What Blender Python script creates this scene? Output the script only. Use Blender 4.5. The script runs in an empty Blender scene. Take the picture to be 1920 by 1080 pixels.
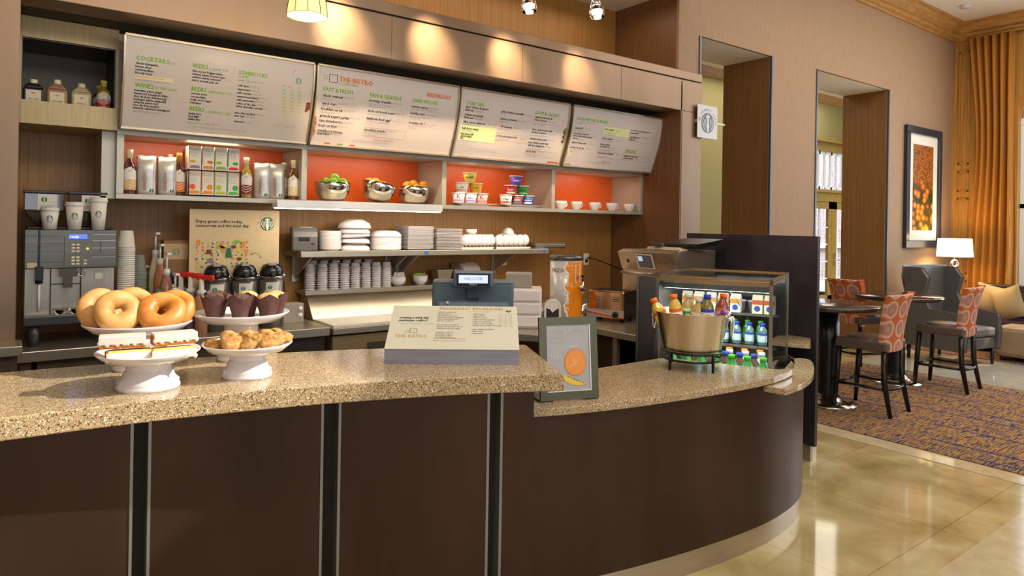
import bpy, math, random
from math import sin, cos, pi, atan2, hypot, radians
from mathutils import Vector, Matrix
random.seed(7)
C = bpy.context.scene.collection
SC = bpy.context.scene
# ------------------------------------------------------------------ camera
cd = bpy.data.cameras.new('camera'); cam = bpy.data.objects.new('camera', cd); C.objects.link(cam)
YAW = 0.92410; ROLL = 0.01639
Fv = Vector((cos(YAW), sin(YAW), 0)); Rv = Vector((sin(YAW), -cos(YAW), 0)); Uv = Vector((0, 0, 1))
R2 = Rv*cos(ROLL) + Uv*sin(ROLL); U2 = -Rv*sin(ROLL) + Uv*cos(ROLL)
m4 = Matrix((R2, U2, -Fv)).transposed().to_4x4(); m4.translation = (0, 0, 1.62)
cam.matrix_world = m4
cd.sensor_width = 36; cd.lens = 1270/1920*36; cd.shift_y = -(540-419.4)/1920
cd.clip_start = .05; cd.clip_end = 200
SC.camera = cam
# ------------------------------------------------------------------ world, exposure, lights
SC.view_settings.view_transform = 'Standard'; SC.view_settings.look = 'None'
SC.view_settings.gamma = 1; SC.view_settings.use_curve_mapping = False
SC.view_settings.exposure = 0.22
W = bpy.data.worlds.new('world'); SC.world = W; W.use_nodes = True
W.node_tree.nodes['Background'].inputs[0].default_value = (.86, .93, 1, 1)
W.node_tree.nodes['Background'].inputs[1].default_value = .75
def area(name, loc, aim, sx, sy, power, col=(1, .86, .7), spread=pi):
    l = bpy.data.lights.new(name, 'AREA'); l.shape = 'RECTANGLE'; l.size = sx; l.size_y = sy
    l.energy = power; l.color = col; l.spread = spread
    o = bpy.data.objects.new(name, l); C.objects.link(o); o.location = loc
    o.rotation_euler = (Vector(aim)-Vector(loc)).to_track_quat('-Z', 'Y').to_euler(); return o
def spot(name, loc, aim, power, ang=60, col=(1, .8, .58), r=.03, blend=.6):
    l = bpy.data.lights.new(name, 'SPOT'); l.energy = power; l.color = col; l.spot_size = radians(ang); l.spot_blend = blend; l.shadow_soft_size = r
    o = bpy.data.objects.new(name, l); C.objects.link(o); o.location = loc
    o.rotation_euler = (Vector(aim)-Vector(loc)).to_track_quat('-Z', 'Y').to_euler(); return o
def point(name, loc, power, col=(1, .75, .45), r=.05):
    l = bpy.data.lights.new(name, 'POINT'); l.energy = power; l.color = col; l.shadow_soft_size = r
    o = bpy.data.objects.new(name, l); C.objects.link(o); o.location = loc; return o
# soft ceiling lighting over the bar, the service alcove and the lounge
area('bar_ceiling_light', (1.6, .9, 3.7), (1.9, 2.6, .9), 3.2, 1.2, 72, (1, .88, .74))
area('alcove_ceiling_light', (2.6, 4.45, 3.7), (2.6, 4.3, 0), 4.2, .5, 16, (1, .78, .52))
area('lounge_ceiling_light', (8, 1.6, 4.5), (8, 2.2, 0), 5, 3, 165, (1, .92, .82))
area('foyer_ceiling_light', (10.5, 6.3, 4.2), (10.5, 6.3, 0), 6, 1.6, 95, (1, .94, .8))
area('under_shelf_light', (2.7, 4.42, 1.69), (2.7, 4.66, .9), 2.3, .06, 7, (1, .85, .68))
for x in (1.9, 2.65, 3.4):
    spot('shelf_spot', (x, 3.6, 3.2), (x+.3, 4.62, 1.46), 34, 26, (1, .86, .7), .03, .2)
for k, x in enumerate((1.70, 2.35, 3.0, 3.7)):
    spot('track_spot_beam', (x-.15, 3.66, 3.2), (x, 4.06, 2.80), 230, 42, (1, .74, .46), .04, 1.)
for x in (1.05, 2.15, 3.25, 4.4):
    area('niche_light', (x, 4.60, 2.085), (x, 4.75, 1.75), .8, .04, 1.5, (1, .8, .6))
# daylight through the lounge windows, then three added fill lamps
sun = bpy.data.lights.new('sun', 'SUN'); sun.energy = 5; sun.color = (1, .95, .86); sun.angle = .01
so = bpy.data.objects.new('sun', sun); C.objects.link(so); so.rotation_euler = Vector((-.66, .48, -.62)).to_track_quat('-Z', 'Y').to_euler()
area('window_daylight', (11.6, .6, 2.2), (7, .9, .8), 3.6, 3.4, 190, (.8, .9, 1))
area('front_fill_light', (2.5, -3.2, 2.4), (2.4, 2.5, 1.2), 5.5, 3.2, 120, (.86, .92, 1))  # added fill lamp behind the camera, out of view
area('yard_fill_light', (19, 8.6, 7.5), (19, 11.5, 2.5), 9, 1.6, 1600, (.8, .88, 1))  # added lamp that brightens the brick house beyond the foyer door
area('court_fill_light', (14.6, .5, 8), (17.5, 1.5, 2), 9, 3, 2200, (.8, .88, 1))  # added lamp that brightens the building outside the arched window
# ------------------------------------------------------------------ materials
def srgb(h):
    c = [int(h[i:i+2], 16)/255 for i in (0, 2, 4)]
    return tuple(x/12.92 if x <= .04045 else ((x+.055)/1.055)**2.4 for x in c)+(1,)
MT = {}
def mat(name, col, rough=.5, metal=0., emit=0, trans=0, ior=1.45, coat=0, spec=.5, alpha=1):
    if name in MT: return MT[name]
    m = bpy.data.materials.new(name); m.use_nodes = True; b = m.node_tree.nodes['Principled BSDF']
    if isinstance(col, str): col = srgb(col)
    b.inputs['Base Color'].default_value = col; b.inputs['Roughness'].default_value = rough; b.inputs['Metallic'].default_value = metal
    b.inputs['Transmission Weight'].default_value = trans; b.inputs['IOR'].default_value = ior
    b.inputs['Coat Weight'].default_value = coat; b.inputs['Specular IOR Level'].default_value = spec
    if emit: b.inputs['Emission Color'].default_value = col; b.inputs['Emission Strength'].default_value = emit
    b.inputs['Alpha'].default_value = alpha
    MT[name] = m; return m
def nodes(m): return m.node_tree.nodes, m.node_tree.links, m.node_tree.nodes['Principled BSDF']
def ramp(n, stops):
    r = n.new('ShaderNodeValToRGB'); e = r.color_ramp.elements
    while len(e) < len(stops): e.new(.5)
    for k, (p, c) in enumerate(stops):
        e[k].position = p; e[k].color = srgb(c) if isinstance(c, str) else c
    return r
def noisemat(name, stops, scale=(1, 1, 1), nscale=5, rough=.5, metal=0., detail=6, bump=0, rr=None, coat=0, kind='noise', nrough=.6, spec=.5):
    m = mat(name, (.5, .5, .5, 1), rough, metal, coat=coat, spec=spec); n, l, b = nodes(m)
    tc = n.new('ShaderNodeTexCoord'); mp = n.new('ShaderNodeMapping'); mp.inputs['Scale'].default_value = scale
    l.new(tc.outputs['Object'], mp.inputs[0])
    if kind == 'noise':
        t = n.new('ShaderNodeTexNoise'); t.inputs['Scale'].default_value = nscale; t.inputs['Detail'].default_value = detail; t.inputs['Roughness'].default_value = nrough; out = t.outputs[0]
    else:
        t = n.new('ShaderNodeTexVoronoi'); t.inputs['Scale'].default_value = nscale; out = t.outputs['Color']
    l.new(mp.outputs[0], t.inputs['Vector'])
    r = ramp(n, stops); l.new(out, r.inputs[0]); l.new(r.outputs[0], b.inputs['Base Color'])
    if rr:
        q = n.new('ShaderNodeMapRange'); q.inputs['To Min'].default_value = rr[0]; q.inputs['To Max'].default_value = rr[1]
        l.new(out, q.inputs[0]); l.new(q.outputs[0], b.inputs['Roughness'])
    if bump:
        bp = n.new('ShaderNodeBump'); bp.inputs['Strength'].default_value = bump; bp.inputs['Distance'].default_value = .003
        l.new(out, bp.inputs['Height']); l.new(bp.outputs[0], b.inputs['Normal'])
    return m
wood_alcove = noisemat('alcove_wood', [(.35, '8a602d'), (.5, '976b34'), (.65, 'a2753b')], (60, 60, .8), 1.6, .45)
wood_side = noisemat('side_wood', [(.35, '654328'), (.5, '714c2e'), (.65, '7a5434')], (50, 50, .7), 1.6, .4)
wood_reveal = noisemat('reveal_wood', [(.3, '765030'), (.5, '835b34'), (.7, '8e653b')], (30, 30, .5), 1.6, .42)
taupe = noisemat('taupe_wallcovering', [(.3, '937558'), (.5, '9b7d5f'), (.7, 'a48668')], (70, 70, 5), 2.2, .7)
honey = noisemat('honey_wood', [(.3, '94672c'), (.5, 'a97a38'), (.7, 'ba8b46')], (25, 25, .8), 1.6, .35)
crownm = noisemat('crown_wood', [(.3, '9a6e36'), (.5, 'b08243'), (.7, 'c2955a')], (3, 3, 20), 2, .4)
olive = noisemat('olive_wall', [(.3, '8f8350'), (.7, '9f9360')], (60, 60, 60), 2, .8)
bronze = noisemat('bronze_steel', [(.25, '87705b'), (.5, '907862'), (.75, '99816a')], (2.2, 2.2, .5), 1.6, .42, .8, rr=(.36, .5), detail=3)
darkpanel = noisemat('dark_bronze_panel', [(.25, '3c2b1f'), (.5, '463326'), (.75, '503b2d')], (2.5, 2.5, .6), 1.4, .38, .65, rr=(.3, .46), detail=3)
divm = noisemat('divider_steel', [(.3, '38343a'), (.5, '454048'), (.7, '524c55')], (2.5, 2.5, 1.5), 1.5, .4, .6, rr=(.34, .5))
steel = noisemat('brushed_steel', [(.3, 'b3a996'), (.7, 'bdb4a2')], (1.5, 1.5, 4), 1.5, .38, .8, rr=(.26, .38))
steelv = noisemat('brushed_steel_upright', [(.3, 'aaa295'), (.7, 'b8b0a4')], (60, 60, 1.5), 1.5, .34, .75, rr=(.26, .4))
mirror = mat('polished_steel', 'cfccc6', .12, 1)
chrome = mat('chrome', 'dddddd', .05, 1)
alu = mat('pale_aluminium', 'b9bcc0', .35, .75)
shelfm = mat('shelf_laminate', 'b9b3a4', .38, .35)
white = mat('white_porcelain', 'ddd7d6', .12, 0, coat=.4)
whitep = mat('white_plastic', 'dedad4', .35)
paperw = mat('white_paper', 'e0dacf', .7)
black = mat('black_plastic', '141414', .3)
blackm = mat('black_metal', '0e0e10', .35, .3)
darkw = mat('espresso_wood', '17110f', .3)
greyp = mat('grey_plastic', '7d7672', .45)
orangep = noisemat('orange_back_panel', [(.3, 'cf5216'), (.7, 'd95e20')], (2, 2, 2), 2, .35)
ceilm = mat('ceiling_paint', 'e9e4da', .85)
green = mat('logo_green', '1f6b45', .5)
board_w = mat('menu_white', 'c9bfb9', .32)
ink = mat('menu_black_ink', '2a2625', .6); inkg = mat('menu_green_ink', '86b84e', .6); inko = mat('menu_orange_ink', 'd9793a', .6); inks = mat('menu_grey_ink', '8b837e', .6)
glassm = mat('clear_glass', 'ffffff', .02, 0, trans=1, ior=1.45)
def thin_glass(name, tint=(.97, 1, .99, 1), f=1.0):
    m = bpy.data.materials.new(name); m.use_nodes = True; n = m.node_tree.nodes; l = m.node_tree.links; n.clear()
    o = n.new('ShaderNodeOutputMaterial'); mx = n.new('ShaderNodeMixShader'); t = n.new('ShaderNodeBsdfTransparent'); g = n.new('ShaderNodeBsdfGlossy'); lw_ = n.new('ShaderNodeLayerWeight'); lw_.inputs[0].default_value = .5; pw = n.new('ShaderNodeMath'); pw.operation = 'POWER'; pw.inputs[1].default_value = 4; fr = n.new('ShaderNodeMath'); fr.operation = 'MULTIPLY_ADD'; fr.inputs[1].default_value = .85; fr.inputs[2].default_value = .035
    t.inputs[0].default_value = tint; g.inputs['Roughness'].default_value = .02; l.new(lw_.outputs['Facing'], pw.inputs[0]); l.new(pw.outputs[0], fr.inputs[0])
    l.new(fr.outputs[0], mx.inputs[0]); l.new(t.outputs[0], mx.inputs[1]); l.new(g.outputs[0], mx.inputs[2]); l.new(mx.outputs[0], o.inputs[0]); return m
pane = thin_glass('pane_glass')
def stone_mat(name, top, dk, lt, rough):
    m = mat(name, (.5, .5, .5, 1), rough, coat=.0); n, l, b = nodes(m)
    tc = n.new('ShaderNodeTexCoord')
    nz = n.new('ShaderNodeTexNoise'); nz.inputs['Scale'].default_value = 6; nz.inputs['Detail'].default_value = 5
    l.new(tc.outputs['Object'], nz.inputs['Vector']); r0 = ramp(n, [(.3, top[0]), (.7, top[1])]); l.new(nz.outputs[0], r0.inputs[0])
    prev = r0.outputs[0]
    for sc, thr, colr in ((300, .90, dk), (340, .90, lt), (240, .955, '6f4329'), (460, .85, '8a745a')):
        v = n.new('ShaderNodeTexVoronoi'); v.inputs['Scale'].default_value = sc; l.new(tc.outputs['Object'], v.inputs['Vector'])
        sp = n.new('ShaderNodeSeparateColor'); l.new(v.outputs['Color'], sp.inputs[0])
        g = n.new('ShaderNodeMath'); g.operation = 'GREATER_THAN'; g.inputs[1].default_value = thr; l.new(sp.outputs[0], g.inputs[0])
        mx = n.new('ShaderNodeMix'); mx.data_type = 'RGBA'; l.new(g.outputs[0], mx.inputs[0]); l.new(prev, mx.inputs[6]); mx.inputs[7].default_value = srgb(colr); prev = mx.outputs[2]
    l.new(prev, b.inputs['Base Color']); return m
stone = stone_mat('speckled_quartz', ('a8906a', 'b59c75'), '4a3826', 'e9dcc2', .12)
# ------------------------------------------------------------------ mesh helper
class M:
    def __init__(s): s.v = []; s.f = []; s.fm = []; s.fs = []
    def add(s, vs, fs, m=0, smooth=False, T=None):
        k = len(s.v)
        s.v += [tuple(T @ Vector(v)) if T else tuple(v) for v in vs]
        s.f += [tuple(i+k for i in f) for f in fs]; s.fm += [m]*len(fs); s.fs += [smooth]*len(fs); return s
    def box(s, x0, x1, y0, y1, z0, z1, m=0, T=None):
        return s.add([(x0, y0, z0), (x1, y0, z0), (x1, y1, z0), (x0, y1, z0), (x0, y0, z1), (x1, y0, z1), (x1, y1, z1), (x0, y1, z1)],
                     [(0, 3, 2, 1), (4, 5, 6, 7), (0, 1, 5, 4), (1, 2, 6, 5), (2, 3, 7, 6), (3, 0, 4, 7)], m, False, T)
    def prism(s, pts, z0, z1, m=0, T=None, top=None):
        n = len(pts); t = top or pts
        return s.add([(x, y, z0) for x, y in pts]+[(x, y, z1) for x, y in t],
                     [tuple(range(n-1, -1, -1)), tuple(range(n, 2*n))]+[(i, (i+1) % n, (i+1) % n+n, i+n) for i in range(n)], m, False, T)
    def lathe(s, prof, n=24, m=0, T=None, smooth=True, capb=True, capt=True, sx=1, sy=1):
        vs = []; fs = []; k = len(prof)
        for r, z in prof:
            for i in range(n): a = 2*pi*i/n; vs.append((r*cos(a)*sx, r*sin(a)*sy, z))
        for j in range(k-1):
            for i in range(n): fs.append((j*n+i, j*n+(i+1) % n, (j+1)*n+(i+1) % n, (j+1)*n+i))
        if capb and prof[0][0] > 1e-5: fs.append(tuple(range(n-1, -1, -1)))
        if capt and prof[-1][0] > 1e-5: fs.append(tuple(range((k-1)*n, k*n)))
        return s.add(vs, fs, m, smooth, T)
    def cyl(s, x, y, z0, z1, r, n=20, m=0, r2=None, smooth=True):
        return s.lathe([(r, z0), (r if r2 is None else r2, z1)], n, m, Matrix.Translation((x, y, 0)), smooth)
    def tube(s, pts, r, n=8, m=0, closed=False, T=None, rs=None):
        P = [Vector(p) for p in pts]; k = len(P); vs = []; fs = []; up = None
        for i, p in enumerate(P):
            if closed: d = P[(i+1) % k]-P[i-1]
            else: d = P[min(i+1, k-1)]-P[max(i-1, 0)]
            d.normalize()
            if up is None: up = Vector((0, 0, 1)) if abs(d.z) < .9 else Vector((1, 0, 0))
            a = d.cross(up); a.normalize(); b = a.cross(d); up = b
            rr = rs[i] if rs else r
            for j in range(n):
                t = 2*pi*j/n; vs.append(p+a*(rr*cos(t))+b*(rr*sin(t)))
        for i in range(k if closed else k-1):
            for j in range(n): fs.append((i*n+j, i*n+(j+1) % n, ((i+1) % k)*n+(j+1) % n, ((i+1) % k)*n+j))
        if not closed: fs += [tuple(range(n-1, -1, -1)), tuple(range((k-1)*n, k*n))]
        return s.add(vs, fs, m, True, T)
    def ball(s, c, rx, ry=None, rz=None, m=0, n=16, k=10, T=None, noise=0, f=None):
        ry = ry or rx; rz = rz or rx; vs = [(c[0], c[1], c[2]-rz)]; fs = []
        for j in range(1, k):
            a = -pi/2+pi*j/k
            for i in range(n):
                t = 2*pi*i/n; q = 1+noise*(random.random()-.5)
                if f: q *= f(t, a)
                vs.append((c[0]+rx*cos(a)*cos(t)*q, c[1]+ry*cos(a)*sin(t)*q, c[2]+rz*sin(a)*q))
        vs.append((c[0], c[1], c[2]+rz)); e = len(vs)-1
        for i in range(n):
            fs.append((0, 1+(i+1) % n, 1+i)); fs.append((e, e-n+i, e-n+(i+1) % n))
            for j in range(k-2): fs.append((1+j*n+i, 1+j*n+(i+1) % n, 1+(j+1)*n+(i+1) % n, 1+(j+1)*n+i))
        return s.add(vs, fs, m, True, T)
    def torus(s, c, R, r, n=32, k=12, m=0, T=None, f=None, sz=1):
        vs = []; fs = []
        for i in range(n):
            t = 2*pi*i/n
            for j in range(k):
                p = 2*pi*j/k; q = f(t, p) if f else 1
                vs.append((c[0]+(R+r*q*cos(p))*cos(t), c[1]+(R+r*q*cos(p))*sin(t), c[2]+r*q*sin(p)*sz))
                fs.append((i*k+j, ((i+1) % n)*k+j, ((i+1) % n)*k+(j+1) % k, i*k+(j+1) % k))
        return s.add(vs, fs, m, True, T)
    def flat(s, pts, fn, off=0, m=0):
        return s.add([fn(a, b, off) for a, b in pts], [tuple(range(len(pts)))], m)
    def build(s, name, mats, parent=None, loc=None, rz=0, bev=0, sub=0):
        if not isinstance(mats, (list, tuple)): mats = [mats]
        me = bpy.data.meshes.new(name); me.from_pydata(s.v, [], s.f)
        for q in mats: me.materials.append(q)
        me.polygons.foreach_set('material_index', s.fm); me.polygons.foreach_set('use_smooth', s.fs); me.update()
        o = bpy.data.objects.new(name, me); C.objects.link(o)
        if parent: o.parent = parent
        if loc: o.location = loc
        o.rotation_euler.z = rz
        if bev:
            b = o.modifiers.new('bevel', 'BEVEL'); b.width = bev; b.segments = 2; b.limit_method = 'ANGLE'; b.angle_limit = .7
        if sub: q = o.modifiers.new('subd', 'SUBSURF'); q.levels = sub; q.render_levels = sub
        return o
def tag(o, label=None, cat=None, group=None, kind=None):
    if label: o['label'] = label
    if cat: o['category'] = cat
    if group: o['group'] = group
    if kind: o['kind'] = kind
    return o
def thing(name, label, cat, loc=(0, 0, 0), rz=0, group=None):
    o = bpy.data.objects.new(name, None); C.objects.link(o); o.location = loc; o.rotation_euler = (0, 0, rz); o.empty_display_size = .05
    return tag(o, label, cat, group)
def struct(name, mb, mats, bev=0): return tag(mb.build(name, mats, bev=bev), kind='structure')
def dup(o, loc=None, rz=None, label=None, group=None, parent=None, rot=None):
    c = o.copy(); C.objects.link(c)
    if parent: c.parent = parent
    for ch in [q for q in o.children]: dup(ch, parent=c)
    if loc is not None: c.location = loc
    if rz is not None: c.rotation_euler.z = rz
    if rot is not None: c.rotation_euler = rot
    if label: c['label'] = label
    if group: c['group'] = group
    return c
def facing(x, y): return atan2(-x, y)      # turns a thing's -Y side towards the customer side
def PL(o, r, u):
    o, r, u = Vector(o), Vector(r), Vector(u); n = r.cross(u)
    return lambda a, b, off=0: o+r*a+u*b+n*off
# ------------------------------------------------------------------ lettering
_tc = {}
def glyphs(txt):
    if txt not in _tc:
        c = bpy.data.curves.new('t', 'FONT'); c.body = txt; c.size = 1; c.resolution_u = 1; c.fill_mode = 'FRONT'
        o = bpy.data.objects.new('t', c); C.objects.link(o); dg = bpy.context.evaluated_depsgraph_get()
        me = bpy.data.meshes.new_from_object(o.evaluated_get(dg))
        _tc[txt] = ([(v.co.x, v.co.y) for v in me.vertices], [tuple(p.vertices) for p in me.polygons])
        bpy.data.objects.remove(o); bpy.data.curves.remove(c); bpy.data.meshes.remove(me)
    return _tc[txt]
def letters(mb, txt, size, fn, a=0, b=0, m=0, off=.0015, center=False, sx=1, bold=0):
    vs, fs = glyphs(txt)
    if not vs: return
    w = max(v[0] for v in vs); a0 = a-(w*size*sx/2 if center else 0)
    for d in ((0,) if not bold else (-bold, bold)):
        mb.add([fn(a0+x*size*sx+d, b+y*size, off+(.0002 if d > 0 else 0)) for x, y in vs], fs, m)
def disc(mb, fn, a, b, r, m, off, n=24, ry=None):
    ry = ry or r; mb.flat([(a+r*cos(2*pi*i/n), b+ry*sin(2*pi*i/n)) for i in range(n)], fn, off, m)
def band(mb, fn, pts, w, m, off):
    for i in range(len(pts)-1):
        (x0, y0), (x1, y1) = pts[i], pts[i+1]; d = hypot(x1-x0, y1-y0) or 1; nx, ny = -(y1-y0)/d*w/2, (x1-x0)/d*w/2
        mb.add([fn(x0-nx, y0-ny, off), fn(x1-nx, y1-ny, off), fn(x1+nx, y1+ny, off), fn(x0+nx, y0+ny, off)], [(0, 1, 2, 3)], m)
def emblem(mb, fn, a, b, r, mg, mw, off=.0015, fine=True):
    """round green badge with a white crowned two-tailed figure"""
    disc(mb, fn, a, b, r, mg, off)
    o = off*1.8 if off > .001 else off+.0006
    q = lambda x, y: (a+x*r, b+y*r)
    disc(mb, fn, a, b+.26*r, .2*r, mw, o, 12, .25*r)
    mb.flat([q(-.3, .5), q(.3, .5), q(.36, .8), q(.17, .66), q(0, .92), q(-.17, .66), q(-.36, .8)], fn, o, mw)
    mb.flat([q(-.17, .05), q(.17, .05), q(.24, -.35), q(.12, -.95), q(-.12, -.95), q(-.24, -.35)], fn, o, mw)
    if fine:
        for s in (-1, 1):
            for k in range(3):
                band(mb, fn, [q(s*(.3+.1*k), .42-.05*k), q(s*(.36+.12*k), .05), q(s*(.33+.16*k), -.2), q(s*(.4+.15*k), -.42)], .06*r, mw, o)
            band(mb, fn, [q(s*.36, -.75), q(s*.62, -.5), q(s*.86, -.1), q(s*.8, .3), q(s*.62, .5)], .1*r, mw, o)
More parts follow.
